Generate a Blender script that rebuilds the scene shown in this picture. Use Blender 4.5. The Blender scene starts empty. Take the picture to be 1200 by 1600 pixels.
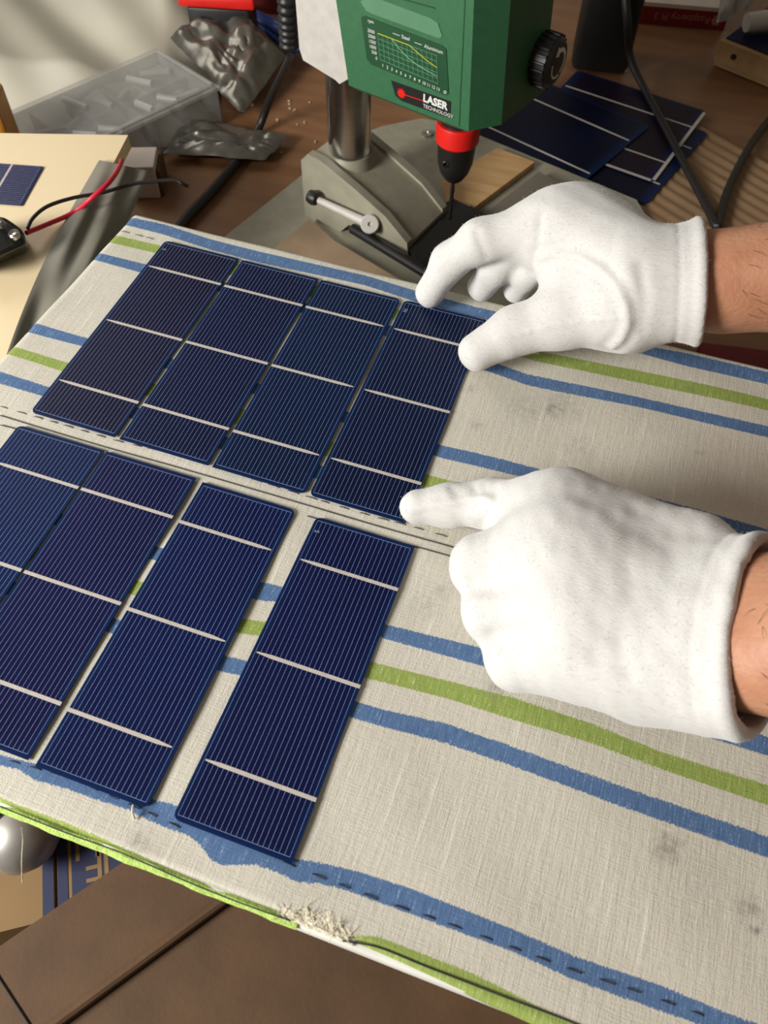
import bpy, bmesh, math, random
import numpy as np
from mathutils import Vector, Matrix, Euler

# ------------------------------------------------------------------ camera, light, exposure
scene = bpy.context.scene
COL = scene.collection
FPX = 1305.04
CAM_LOC = np.array([0.1046, -0.0574, 0.3498])
CAM_ROT = (0.6019, -0.0156, 0.3356)
cd = bpy.data.cameras.new('camera')
cam = bpy.data.objects.new('camera', cd)
COL.objects.link(cam)
cam.location = CAM_LOC
cam.rotation_euler = CAM_ROT
cd.sensor_fit = 'VERTICAL'
cd.sensor_height = 24.0
cd.lens = FPX / 1600 * 24.0
cd.clip_start = 0.01
scene.camera = cam
cd.dof.use_dof = True
cd.dof.focus_distance = 0.45
cd.dof.aperture_fstop = 11.0

world = bpy.data.worlds.new('world')
scene.world = world
world.use_nodes = True
bg = world.node_tree.nodes['Background']
bg.inputs[0].default_value = (1.0, 0.93, 0.82, 1)
bg.inputs[1].default_value = 0.13

def area_light(name, loc, target, sx, sy, power, color):
    ld = bpy.data.lights.new(name, 'AREA')
    ld.shape = 'RECTANGLE'
    ld.size, ld.size_y = sx, sy
    ld.energy = power
    ld.color = color
    o = bpy.data.objects.new(name, ld)
    COL.objects.link(o)
    o.location = loc
    o.rotation_euler = (Vector(target) - Vector(loc)).to_track_quat('-Z', 'Y').to_euler()
    return o

area_light('window_daylight', (-0.82, -0.62, 0.52), (-0.06, 0.22, 0.0), 0.45, 0.45, 27.5, (1.0, 0.975, 0.92))
area_light('rear_fill_light', (-1.15, 0.80, 0.62), (-0.25, 0.55, -0.12), 0.6, 0.6, 4, (1.0, 0.975, 0.92))  # added fill lamp, no window known here; lifts the shaded table at back left

vs = scene.view_settings
vs.view_transform = 'Standard'
vs.look = 'None'
vs.exposure = 0.08
vs.gamma = 1.0
vs.use_curve_mapping = False

# ------------------------------------------------------------------ helpers
CR = np.array(Euler(CAM_ROT, 'XYZ').to_matrix())
random.seed(7)
rng = np.random.default_rng(11)

def P(x, y, z=0.0):
    """point at height z seen at photo pixel (x, y)"""
    d = CR @ np.array([(x - 600) / FPX, -(y - 800) / FPX, -1.0])
    return CAM_LOC + d * ((z - CAM_LOC[2]) / d[2])

def hit(x, y, p0, n):
    d = CR @ np.array([(x - 600) / FPX, -(y - 800) / FPX, -1.0])
    p0 = np.array(p0, float); n = np.array(n, float)
    return CAM_LOC + d * (((p0 - CAM_LOC) @ n) / (d @ n))

def S(r, g, b):
    f = lambda c: (c / 255 / 12.92) if c / 255 <= 0.04045 else ((c / 255 + 0.055) / 1.055) ** 2.4
    return (f(r), f(g), f(b))

def nset(node, **kw):
    for k, v in kw.items():
        node.inputs[k.replace('_', ' ')].default_value = v

def mat(name, col, rough=0.6, metal=0.0, col2=None, nscale=40, ndetail=4, bump=0.0, bscale=200, spec=0.5,
        stretch=(1, 1, 1), alpha=1.0, trans=0.0, emit=None, sheen=0.0, coat=0.0):
    m = bpy.data.materials.new(name)
    m.use_nodes = True
    nt = m.node_tree
    b = nt.nodes['Principled BSDF']
    b.inputs['Base Color'].default_value = (*col, 1)
    b.inputs['Roughness'].default_value = rough
    b.inputs['Metallic'].default_value = metal
    b.inputs['Specular IOR Level'].default_value = spec
    b.inputs['Alpha'].default_value = alpha
    b.inputs['Transmission Weight'].default_value = trans
    b.inputs['Sheen Weight'].default_value = sheen
    b.inputs['Coat Weight'].default_value = coat
    tc = nt.nodes.new('ShaderNodeTexCoord')
    mp = nt.nodes.new('ShaderNodeMapping')
    mp.inputs['Scale'].default_value = stretch
    nt.links.new(tc.outputs['Object'], mp.inputs['Vector'])
    if col2 is None:
        col2 = tuple(c * 0.86 for c in col)
    n = nt.nodes.new('ShaderNodeTexNoise')
    n.inputs['Scale'].default_value = nscale
    n.inputs['Detail'].default_value = ndetail
    nt.links.new(mp.outputs[0], n.inputs['Vector'])
    r = nt.nodes.new('ShaderNodeValToRGB')
    r.color_ramp.elements[0].position = 0.32
    r.color_ramp.elements[1].position = 0.68
    r.color_ramp.elements[0].color = (*col2, 1)
    r.color_ramp.elements[1].color = (*col, 1)
    nt.links.new(n.outputs['Fac'], r.inputs[0])
    nt.links.new(r.outputs[0], b.inputs['Base Color'])
    if bump:
        n2 = nt.nodes.new('ShaderNodeTexNoise')
        n2.inputs['Scale'].default_value = bscale
        n2.inputs['Detail'].default_value = 3
        nt.links.new(mp.outputs[0], n2.inputs['Vector'])
        bp = nt.nodes.new('ShaderNodeBump')
        bp.inputs['Strength'].default_value = bump
        bp.inputs['Distance'].default_value = 0.001
        nt.links.new(n2.outputs['Fac'], bp.inputs['Height'])
        nt.links.new(bp.outputs[0], b.inputs['Normal'])
    return m

def tag(o, label=None, cat=None, group=None, kind=None):
    if label: o['label'] = label
    if cat: o['category'] = cat
    if group: o['group'] = group
    if kind: o['kind'] = kind
    return o

ORG = {}
def thing(name, label, cat, loc, group=None):
    o = bpy.data.objects.new(name, None)
    COL.objects.link(o)
    o.empty_display_size = 0.02
    o.location = tuple(loc)
    ORG[o.name] = np.array(loc, float)
    return tag(o, label, cat, group)

class G:
    """collects shapes (world coordinates), builds one mesh object"""
    def __init__(s):
        s.v = []; s.f = []
    def add(s, v, f):
        n = len(s.v)
        s.v += [tuple(map(float, q)) for q in v]
        s.f += [tuple(i + n for i in q) for q in f]
        return s
    def box(s, c, size, M=None, bev=0.0):
        """box centred at c; M = 3x3 axes (columns)"""
        M = np.eye(3) if M is None else np.array(M, float)
        c = np.array(c, float); h = np.array(size, float) / 2
        if bev <= 0:
            v = [c + M @ (h * np.array(q)) for q in [(-1,-1,-1),(1,-1,-1),(1,1,-1),(-1,1,-1),(-1,-1,1),(1,-1,1),(1,1,1),(-1,1,1)]]
            return s.add(v, [(0,3,2,1),(4,5,6,7),(0,1,5,4),(1,2,6,5),(2,3,7,6),(3,0,4,7)])
        bm = bmesh.new()
        bmesh.ops.create_cube(bm, size=1)
        for q in bm.verts: q.co = Vector((q.co.x * 2 * h[0], q.co.y * 2 * h[1], q.co.z * 2 * h[2]))
        bmesh.ops.bevel(bm, geom=bm.edges[:], offset=min(bev, min(h) * 0.95), segments=2, affect='EDGES', profile=0.5)
        bm.verts.index_update()
        s.add([c + M @ np.array(q.co) for q in bm.verts], [tuple(q.index for q in fc.verts) for fc in bm.faces])
        bm.free()
        return s
    def prism(s, poly, d, base=None):
        """polygon of 3d points extruded by vector d"""
        p = [np.array(q, float) for q in poly]; d = np.array(d, float); n = len(p)
        v = p + [q + d for q in p]
        f = [tuple(range(n))[::-1], tuple(range(n, 2 * n))] + [(i, (i + 1) % n, n + (i + 1) % n, n + i) for i in range(n)]
        return s.add(v, f)
    def tube(s, pts, r, n=10, cap=True, smooth=6):
        pts = [np.array(q, float) for q in pts]
        if smooth and len(pts) > 2:
            out = []; rr = []
            rs = r if hasattr(r, '__len__') else [r] * len(pts)
            for i in range(len(pts) - 1):
                p0 = pts[max(i - 1, 0)]; p1 = pts[i]; p2 = pts[i + 1]; p3 = pts[min(i + 2, len(pts) - 1)]
                for k in range(smooth):
                    t = k / smooth
                    out.append(0.5 * ((2 * p1) + (p2 - p0) * t + (2 * p0 - 5 * p1 + 4 * p2 - p3) * t * t + (3 * p1 - p0 - 3 * p2 + p3) * t ** 3))
                    rr.append(rs[i] * (1 - t) + rs[i + 1] * t)
            out.append(pts[-1]); rr.append(rs[-1])
            pts = out; r = rr
        rs = r if hasattr(r, '__len__') else [r] * len(pts)
        up = np.array([0.13, 0.21, 0.97]); v = []; f = []
        m = len(pts); prev = None
        for i in range(m):
            t = pts[min(i + 1, m - 1)] - pts[max(i - 1, 0)]
            t = t / (np.linalg.norm(t) + 1e-12)
            a = np.cross(t, up) if prev is None else prev - t * (prev @ t)
            if np.linalg.norm(a) < 1e-6: a = np.cross(t, (1, 0, 0))
            a = a / np.linalg.norm(a); prev = a
            b = np.cross(t, a)
            for k in range(n):
                an = 2 * math.pi * k / n
                v.append(pts[i] + rs[i] * (a * math.cos(an) + b * math.sin(an)))
        for i in range(m - 1):
            for k in range(n):
                k2 = (k + 1) % n
                f.append((i * n + k, i * n + k2, (i + 1) * n + k2, (i + 1) * n + k))
        if cap:
            f.append(tuple(range(n))[::-1]); f.append(tuple((m - 1) * n + k for k in range(n)))
        return s.add(v, f)
    def lathe(s, c, axis, prof, n=32):
        """prof = [(radius, distance along axis)], closed at ends when radius 0"""
        c = np.array(c, float); ax = np.array(axis, float); ax = ax / np.linalg.norm(ax)
        a = np.cross(ax, (0.31, 0.17, 0.93)) if abs(ax[2]) < 0.9 else np.cross(ax, (1, 0, 0))
        a /= np.linalg.norm(a); b = np.cross(ax, a); v = []; f = []
        for r, h in prof:
            for k in range(n):
                an = 2 * math.pi * k / n
                v.append(c + ax * h + max(r, 1e-5) * (a * math.cos(an) + b * math.sin(an)))
        m = len(prof)
        for i in range(m - 1):
            for k in range(n):
                k2 = (k + 1) % n
                f.append((i * n + k, i * n + k2, (i + 1) * n + k2, (i + 1) * n + k))
        f.append(tuple(range(n))[::-1]); f.append(tuple((m - 1) * n + k for k in range(n)))
        return s.add(v, f)
    def grid(s, fn, nu, nv):
        v = [fn(i / (nu - 1), j / (nv - 1)) for j in range(nv) for i in range(nu)]
        f = [(j * nu + i, j * nu + i + 1, (j + 1) * nu + i + 1, (j + 1) * nu + i) for j in range(nv - 1) for i in range(nu - 1)]
        return s.add(v, f)
    def build(s, name, m, parent=None, label=None, cat=None, group=None, kind=None, smooth=True, fix=True, angle=35, loc=None):
        if parent is not None:
            o0 = ORG[parent.name]
        elif loc is not None:
            o0 = np.array(loc, float)
        else:
            a = np.array(s.v); o0 = np.array([(a[:, 0].min() + a[:, 0].max()) / 2, (a[:, 1].min() + a[:, 1].max()) / 2, a[:, 2].min()])
        me = bpy.data.meshes.new(name)
        me.from_pydata([tuple(np.array(q) - o0) for q in s.v], [], s.f)
        if fix:
            bm = bmesh.new(); bm.from_mesh(me)
            bmesh.ops.recalc_face_normals(bm, faces=bm.faces[:])
            bm.to_mesh(me); bm.free()
        me.materials.append(m)
        if smooth:
            me.polygons.foreach_set('use_smooth', [True] * len(me.polygons))
            if angle is not None:
                me.set_sharp_from_angle(angle=math.radians(angle))
        me.update()
        o = bpy.data.objects.new(name, me)
        COL.objects.link(o)
        if parent is not None:
            o.parent = parent
        else:
            o.location = tuple(o0)
        ORG[o.name] = o0
        return tag(o, label, cat, group, kind)

def copy_part(o, name, parent, loc=(0, 0, 0), rot=(0, 0, 0)):
    c = o.copy(); COL.objects.link(c)
    c.name = name; c.parent = parent
    c.location = loc; c.rotation_euler = rot
    ORG[c.name] = ORG[parent.name]
    return c

def text_mesh(g, txt, origin, ex, ey, size, extrude=0.0002, align='LEFT', sx=1.0, bold=0.0):
    """flat lettering: adds the mesh of txt lying in the plane of ex, ey"""
    cu = bpy.data.curves.new('lettering', 'FONT')
    cu.body = txt; cu.size = size; cu.extrude = extrude; cu.align_x = align; cu.align_y = 'CENTER'
    cu.resolution_u = 3; cu.offset = bold
    o = bpy.data.objects.new('lettering', cu)
    COL.objects.link(o)
    bpy.context.view_layer.update()
    me = bpy.data.meshes.new_from_object(o.evaluated_get(bpy.context.evaluated_depsgraph_get()))
    ex = np.array(ex, float); ey = np.array(ey, float); ez = np.cross(ex, ey)
    og = np.array(origin, float)
    g.add([og + ex * q.co.x * sx + ey * q.co.y + ez * q.co.z for q in me.vertices], [tuple(p.vertices) for p in me.polygons])
    bpy.data.objects.remove(o); bpy.data.curves.remove(cu); bpy.data.meshes.remove(me)

def rotz(deg):
    a = math.radians(deg)
    return np.array([[math.cos(a), -math.sin(a), 0], [math.sin(a), math.cos(a), 0], [0, 0, 1]])

TZ = -0.16      # table top
FZ = -0.90      # floor

# ------------------------------------------------------------------ materials
M_table = mat('brown_table_wood', S(142, 102, 70), 0.42, col2=S(122, 84, 55), nscale=9, ndetail=6, stretch=(1, 5, 1), bump=0.15, bscale=90)
M_floor = mat('floor_wood', S(120, 92, 66), 0.5, nscale=6)
M_wall = mat('wall_paint', S(205, 196, 180), 0.8)
M_boardw = mat('white_board_edge', S(238, 236, 228), 0.6)
M_lime = mat('lime_hem', S(196, 222, 122), 0.85, col2=S(158, 188, 88), nscale=500, bump=0.6, bscale=1500)
M_thread = mat('black_thread', S(52, 52, 56), 0.8)
M_fray = mat('frayed_cotton', S(222, 214, 192), 0.9, bump=0.6, bscale=900)
M_bus = mat('silver_busbar', S(196, 188, 180), 0.5, metal=0.0, nscale=300)
M_line = mat('silver_gridline', S(140, 152, 190), 0.55)
M_glove = mat('white_cotton', (0.64, 0.625, 0.61), 0.92, col2=(0.595, 0.58, 0.56), nscale=420, bump=0.28, bscale=900, stretch=(0.28, 2.0, 2.0), spec=0.15, sheen=0.3)
M_skin = mat('skin', S(190, 140, 110), 0.5, col2=S(172, 118, 90), nscale=45, bump=0.35, bscale=420, spec=0.4)
M_hair = mat('dark_hair', S(58, 40, 30), 0.6)
M_shirt = mat('dark_shirt', S(62, 22, 26), 0.9)
M_trouser = mat('dark_trousers', S(40, 42, 52), 0.9)
M_green = mat('green_plastic', S(52, 104, 70), 0.45, col2=S(48, 98, 66), nscale=200, bump=0.12, bscale=2500)
M_green_d = mat('dark_green_print', S(24, 74, 44), 0.45)
M_green_l = mat('pale_green_scoop', S(88, 136, 104), 0.45)
M_greyp = mat('grey_plastic', S(196, 192, 186), 0.5, nscale=120)
M_greym = mat('grey_cast_metal', S(160, 156, 138), 0.5, metal=0.1, col2=S(146, 142, 125), nscale=60, bump=0.1)
M_steel = mat('polished_steel', S(205, 203, 200), 0.22, metal=1.0, nscale=30, stretch=(1, 1, 20))
M_black = mat('black_plastic', S(26, 25, 25), 0.45, nscale=90)
M_blackm = mat('black_metal', S(34, 33, 33), 0.4, metal=0.3)
M_red = mat('red_plastic', S(226, 34, 26), 0.4)
M_white = mat('white_print', S(226, 228, 224), 0.6)
M_yel = mat('yellow_print', S(196, 190, 52), 0.6)
M_gridp = mat('pale_print_line', S(120, 178, 142), 0.6)
M_ply = mat('plywood', S(196, 160, 112), 0.6, col2=S(172, 134, 90), nscale=14, stretch=(1, 6, 1))
M_ply_g = mat('dusty_plywood', S(164, 140, 112), 0.6, col2=S(132, 112, 90), nscale=20)
M_cream = mat('cream_board', S(236, 216, 178), 0.55, col2=S(230, 208, 168), nscale=5)
M_bagstrip = mat('grey_plastic_bag', S(128, 124, 112), 0.55, col2=S(116, 112, 101), nscale=14, spec=0.35)
M_anti = mat('antistatic_film', S(126, 122, 112), 0.25, metal=0.55, col2=S(96, 93, 86), nscale=22, bump=0.4, bscale=45)
M_sheet = mat('pale_grey_plastic_sheet', S(192, 186, 168), 0.4, col2=S(178, 172, 156), nscale=6, spec=0.5)
M_clear = mat('frosted_clear_plastic', S(190, 188, 184), 0.25, alpha=0.30, spec=0.6)
M_clear2 = mat('clear_box_wall', S(176, 174, 170), 0.3, alpha=0.42, spec=0.6)
M_tubeg = mat('grey_standoff', S(196, 194, 186), 0.4)
M_redw = mat('red_wire', S(206, 28, 58), 0.4)
M_blkw = mat('black_wire', S(30, 27, 26), 0.45)
M_bluec = mat('blue_cable', S(34, 66, 138), 0.35)
M_piRed = mat('red_carton', S(128, 20, 24), 0.5)
M_piW = mat('white_carton', S(214, 200, 188), 0.6)
M_pitext = mat('pale_carton_print', S(186, 120, 112), 0.6)
M_card = mat('brown_cardboard', S(92, 66, 41), 0.75, col2=S(80, 57, 35), nscale=30, bump=0.15, bscale=300)
M_carton = mat('tan_printed_carton', S(136, 106, 62), 0.6, col2=S(122, 94, 54), nscale=14)
M_bluep = mat('navy_carton_print', S(32, 40, 74), 0.6)
M_orange = mat('orange_wood', S(204, 140, 44), 0.5)
M_metal = mat('brushed_metal', S(190, 186, 180), 0.45, metal=0.7, nscale=60)
M_maroon = mat('maroon_box', S(110, 34, 34), 0.6)

# towel: woven stripes follow distance attributes stored on the mesh
def towel_material():
    m = bpy.data.materials.new('striped_linen'); m.use_nodes = True
    nt = m.node_tree; b = nt.nodes['Principled BSDF']
    N = nt.nodes.new; L = nt.links.new
    b.inputs['Roughness'].default_value = 0.93
    b.inputs['Specular IOR Level'].default_value = 0.15
    tc = N('ShaderNodeTexCoord')
    def noise(sc, stretch, detail=2):
        mp = N('ShaderNodeMapping'); mp.inputs['Scale'].default_value = stretch
        L(tc.outputs['Object'], mp.inputs['Vector'])
        n = N('ShaderNodeTexNoise'); n.inputs['Scale'].default_value = sc; n.inputs['Detail'].default_value = detail
        L(mp.outputs[0], n.inputs['Vector'])
        return n.outputs['Fac']
    def math_(op, a, c=None, clamp=False):
        q = N('ShaderNodeMath'); q.operation = op; q.use_clamp = clamp
        for i, w in enumerate((a, c)):
            if w is None: continue
            if isinstance(w, (int, float)): q.inputs[i].default_value = w
            else: L(w, q.inputs[i])
        return q.outputs[0]
    def mix(fac, a, c):
        q = N('ShaderNodeMix'); q.data_type = 'RGBA'
        if isinstance(fac, (int, float)): q.inputs['Factor'].default_value = fac
        else: L(fac, q.inputs['Factor'])
        for nm, w in (('A', a), ('B', c)):
            s_ = [i for i in q.inputs if i.name == nm and i.type == 'RGBA'][0]
            if isinstance(w, tuple): s_.default_value = (*w, 1)
            else: L(w, s_)
        return [o for o in q.outputs if o.type == 'RGBA'][0]
    warp = noise(1, (1300, 140, 1), 1)       # threads along y
    weft = noise(1, (140, 1300, 1), 1)       # threads along x
    grain = noise(1500, (1, 1, 1), 2)
    slub = noise(1, (330, 14, 1), 2)
    slub2 = noise(1, (12, 420, 1), 2)
    blot = noise(26, (1, 1, 1), 5)
    base = mix(math_('MULTIPLY', math_('ADD', warp, weft), 0.5), S(186, 181, 168), S(220, 215, 201))
    base = mix(math_('MULTIPLY', math_('SUBTRACT', slub, 0.63, True), 4.0, True), base, S(238, 233, 221))
    base = mix(math_('MULTIPLY', math_('SUBTRACT', 0.34, slub2, True), 1.6, True), base, S(176, 170, 156))
    base = mix(math_('MULTIPLY', math_('SUBTRACT', blot, 0.52, True), 1.0, True), base, S(180, 174, 160))
    jag = math_('MULTIPLY', math_('SUBTRACT', warp, 0.5), 0.0022)
    def stripe(attr, base, c1, c2, c3):
        a = N('ShaderNodeAttribute'); a.attribute_name = attr
        d = math_('ADD', a.outputs['Fac'], jag)
        f = math_('ADD', math_('MULTIPLY', d, 2600.0), 0.5, True)
        c = mix(warp, c1, c2)
        c = mix(math_('MULTIPLY', math_('SUBTRACT', math_('ADD', warp, grain), 1.18, True), 3.5, True), c, c3)
        return mix(f, base, c)
    base = stripe('green', base, S(126, 144, 70), S(164, 180, 102), S(204, 212, 160))
    base = stripe('blue', base, S(66, 94, 134), S(104, 132, 172), S(168, 184, 206))
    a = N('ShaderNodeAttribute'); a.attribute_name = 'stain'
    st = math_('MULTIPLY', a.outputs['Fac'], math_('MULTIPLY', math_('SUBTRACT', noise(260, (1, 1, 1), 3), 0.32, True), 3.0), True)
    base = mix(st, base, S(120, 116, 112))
    L(base, b.inputs['Base Color'])
    bp = N('ShaderNodeBump'); bp.inputs['Strength'].default_value = 0.28; bp.inputs['Distance'].default_value = 0.0006
    h = math_('ADD', math_('ADD', warp, weft), math_('ADD', grain, math_('MULTIPLY', slub, 1.5)))
    L(h, bp.inputs['Height']); L(bp.outputs[0], b.inputs['Normal'])
    return m
M_towel = towel_material()

def cell_material():
    m = bpy.data.materials.new('blue_silicon'); m.use_nodes = True
    nt = m.node_tree; b = nt.nodes['Principled BSDF']; N = nt.nodes.new; L = nt.links.new
    oi = N('ShaderNodeObjectInfo'); tc = N('ShaderNodeTexCoord')
    v = N('ShaderNodeTexVoronoi'); v.inputs['Scale'].default_value = 160
    L(tc.outputs['Object'], v.inputs['Vector'])
    n = N('ShaderNodeTexNoise'); n.inputs['Scale'].default_value = 14; n.inputs['Detail'].default_value = 2
    L(tc.outputs['Object'], n.inputs['Vector'])
    hs = N('ShaderNodeHueSaturation')
    L(oi.outputs['Color'], hs.inputs['Color'])
    ml = N('ShaderNodeMath'); ml.operation = 'MULTIPLY_ADD'; ml.inputs[1].default_value = 0.9; ml.inputs[2].default_value = 0.55
    L(n.outputs['Fac'], ml.inputs[0]); L(ml.outputs[0], hs.inputs['Value'])
    sx = N('ShaderNodeSeparateXYZ'); L(tc.outputs['Generated'], sx.inputs[0])
    def mt(op, a, c):
        q = N('ShaderNodeMath'); q.operation = op
        for i, w in enumerate((a, c)):
            if isinstance(w, (int, float)): q.inputs[i].default_value = w
            else: L(w, q.inputs[i])
        return q.outputs[0]
    ex = mt('MULTIPLY', mt('SUBTRACT', 0.5, mt('ABSOLUTE', mt('SUBTRACT', sx.outputs[0], 0.5), 0)), 0.052)
    ey = mt('MULTIPLY', mt('SUBTRACT', 0.5, mt('ABSOLUTE', mt('SUBTRACT', sx.outputs[1], 0.5), 0)), 0.156)
    mr = N('ShaderNodeMapRange'); L(mt('MINIMUM', ex, ey), mr.inputs[0])
    mr.inputs[1].default_value = 0.0; mr.inputs[2].default_value = 0.004; mr.inputs[3].default_value = 0.75; mr.inputs[4].default_value = 0.0
    mx = N('ShaderNodeMix'); mx.data_type = 'RGBA'; L(mr.outputs[0], mx.inputs['Factor'])
    L(hs.outputs[0], mx.inputs[6]); mx.inputs[7].default_value = (0.003, 0.020, 0.085, 1)
    L(mx.outputs[2], b.inputs['Base Color'])
    b.inputs['Roughness'].default_value = 0.42
    b.inputs['Specular IOR Level'].default_value = 0.14
    return m
M_cell = cell_material()

# ------------------------------------------------------------------ the setting
G().box((0.0, 0.9, FZ - 0.02), (5, 5, 0.04)).build('floor', M_floor, kind='structure', smooth=False)

G().box((-0.2, 2.42, 0.55), (4.6, 0.06, 2.9)).build('wall_back', M_wall, kind='structure', smooth=False)
G().box((2.3, 0.6, 0.55), (0.06, 3.7, 2.9)).build('wall_right', M_wall, kind='structure', smooth=False)
# work table: top, apron, legs
tb = thing('work_table', 'brown wooden work table carrying the drill press and clutter', 'table', (-0.25, 0.75, FZ))
G().box((-0.27, 0.80, TZ - 0.0125), (1.42, 1.50, 0.025), bev=0.004).build('table_top', M_table, tb)
for lx, ly in ((-0.92, 0.11), (0.38, 0.11), (-0.92, 1.49), (0.38, 1.49)):
    G().box((lx, ly, (FZ + TZ - 0.025) / 2), (0.05, 0.05, TZ - 0.025 - FZ), bev=0.004).build('leg', M_table, tb)

# box that carries the towel board
bx = thing('support_carton', 'closed brown carton under the towel covered board', 'box', (0.08, 0.17, TZ))
G().box((0.08, 0.175, (TZ - 0.0125) / 2), (0.46, 0.25, -0.0125 - TZ - 0.0005)).build('carton_body', M_card, bx, smooth=False)

# board under the towel
G().box((0.0815, 0.1615, -0.0067), (0.575, 0.3620, 0.0114), bev=0.0015).build(
    'work_board', M_boardw, label='white edged flat board under the striped towel', cat='board')

# ------------------------------------------------------------------ striped towel
YF, YB = -0.0180, 0.3436
def front_y(x): return float(np.interp(x, [0.055, 0.065, 0.10, 0.16], [-0.0180, -0.0172, -0.0182, -0.0210]))
XR = 0.372
def left_x(y): return -0.2068 - (0.3398 - y) * 0.040
def edge_map(s, lo, hi, r=0.0035, flat=0.0):
    """arc-length coordinate -> (coordinate, drop) over rounded edges at lo and hi"""
    q = r * math.pi / 2
    if s < lo + r:
        a = (lo + r - s)
        if a < q: return lo + r - r * math.sin(a / r), r * (1 - math.cos(a / r))
        return lo, r + (a - q)
    if s > hi - r:
        a = (s - hi + r)
        if a < q: return hi - r + r * math.sin(a / r), r * (1 - math.cos(a / r))
        return hi, r + (a - q)
    return s, 0.0

def wpoly(pts): 
    a = np.array([P(x, y, 0.0)[:2] for x, y in pts]); a = a[np.argsort(a[:, 0])]
    return a
# stripes: pixels of the upper and the lower border
STR = {'blue': [
  ([(196,339),(255,351),(330,375),(405,394),(480,411),(570,431),(645,454),(745,481),(1008,541),(1075,553),(1198,582)],
   [(192,351),(255,367),(330,392),(405,411),(480,427),(570,447),(645,471),(745,497),(1000,553),(1075,574),(1198,601)]),
  ([(150,395),(217,411),(420,459),(590,503),(825,586),(992,620),(1198,667)],
   [(148,407),(217,426),(420,476),(590,522),(825,603),(992,636),(1198,684)]),
  ([(54,505),(130,527),(275,563),(440,610),(545,645),(690,697),(780,718),(870,741),(1100,800)],
   [(50,521),(130,542),(270,580),(435,628),(540,663),(690,717),(780,738),(860,756),(1100,822)]),
  ([(0,582),(70,604),(225,640),(375,690),(500,728),(640,775),(1100,905)],
   [(0,601),(70,621),(220,659),(365,710),(490,748),(640,797),(1100,930)]),
  ([(60,790),(240,853),(400,908),(440,917),(605,977),(765,1016),(872,1050),(1000,1089),(1100,1121),(1200,1152)],
   [(60,812),(240,876),(400,937),(440,942),(605,1000),(765,1044),(872,1078),(1000,1119),(1100,1150),(1200,1182)]),
  ([(40,915),(171,964),(346,1024),(381,1032),(560,1098),(600,1110),(700,1132),(800,1167),(967,1228),(1198,1307)],
   [(40,940),(171,989),(346,1050),(381,1057),(555,1124),(600,1137),(700,1163),(800,1197),(967,1260),(1198,1340)]),
  ([(0,1180),(65,1197),(160,1225),(243,1251),(268,1256),(350,1300),(463,1343),(500,1348),(560,1362),(640,1388),(740,1428),(800,1452),(900,1495),(1033,1540),(1133,1583),(1300,1640)],
   [(0,1197),(30,1203),(55,1220),(100,1232),(140,1246),(200,1266),(250,1290),(295,1306),(315,1322),(330,1344),(345,1352),(400,1352),(440,1366),(463,1379),(500,1381),(540,1391),(640,1428),(740,1465),(800,1487),(900,1533),(1033,1580),(1133,1617),(1300,1680)]),
 ], 'green': [
  ([(177,367),(250,384),(365,412),(495,447),(620,484),(842,551),(992,578),(1198,624)],
   [(168,379),(250,397),(355,430),(485,464),(612,500),(842,567),(992,597),(1198,642)]),
  ([(22,542),(100,566),(240,600),(380,640),(520,692),(660,740),(740,762),(1100,862)],
   [(18,556),(100,582),(232,620),(372,664),(512,714),(655,758),(740,782),(1100,882)]),
  ([(40,850),(206,905),(375,966),(415,972),(580,1034),(600,1040),(700,1064),(800,1090),(927,1133),(1033,1175),(1198,1227)],
   [(40,875),(206,930),(375,990),(415,996),(575,1062),(600,1067),(700,1092),(800,1125),(927,1163),(1033,1202),(1198,1259)]),
 ]}
STRW = {c: [(wpoly(u), wpoly(l)) for u, l in L_] for c, L_ in STR.items()}
# green strip along the front edge (two stretches)
front_green = [(wpoly([(-20,1240),(0,1246),(30,1258),(110,1288),(200,1328),(262,1358),(284,1372)]), wpoly([(-20,1290),(286,1400)])),
               (wpoly([(530,1464),(548,1462),(590,1463),(680,1498),(740,1522),(800,1552),(840,1573),(1000,1640),(1100,1680)]), wpoly([(528,1490),(600,1530),(740,1600),(1000,1720),(1100,1780)]))]
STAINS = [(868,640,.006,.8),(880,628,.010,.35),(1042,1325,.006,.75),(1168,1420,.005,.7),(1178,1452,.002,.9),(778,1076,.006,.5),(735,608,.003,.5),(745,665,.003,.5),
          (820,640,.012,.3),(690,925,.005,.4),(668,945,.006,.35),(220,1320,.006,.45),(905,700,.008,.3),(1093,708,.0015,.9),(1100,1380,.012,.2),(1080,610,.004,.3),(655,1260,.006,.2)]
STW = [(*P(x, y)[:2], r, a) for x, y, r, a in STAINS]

def sd_band(x, y, up, lo):
    return np.minimum(np.interp(x, up[:, 0], up[:, 1]) - y, y - np.interp(x, lo[:, 0], lo[:, 1]))

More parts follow.
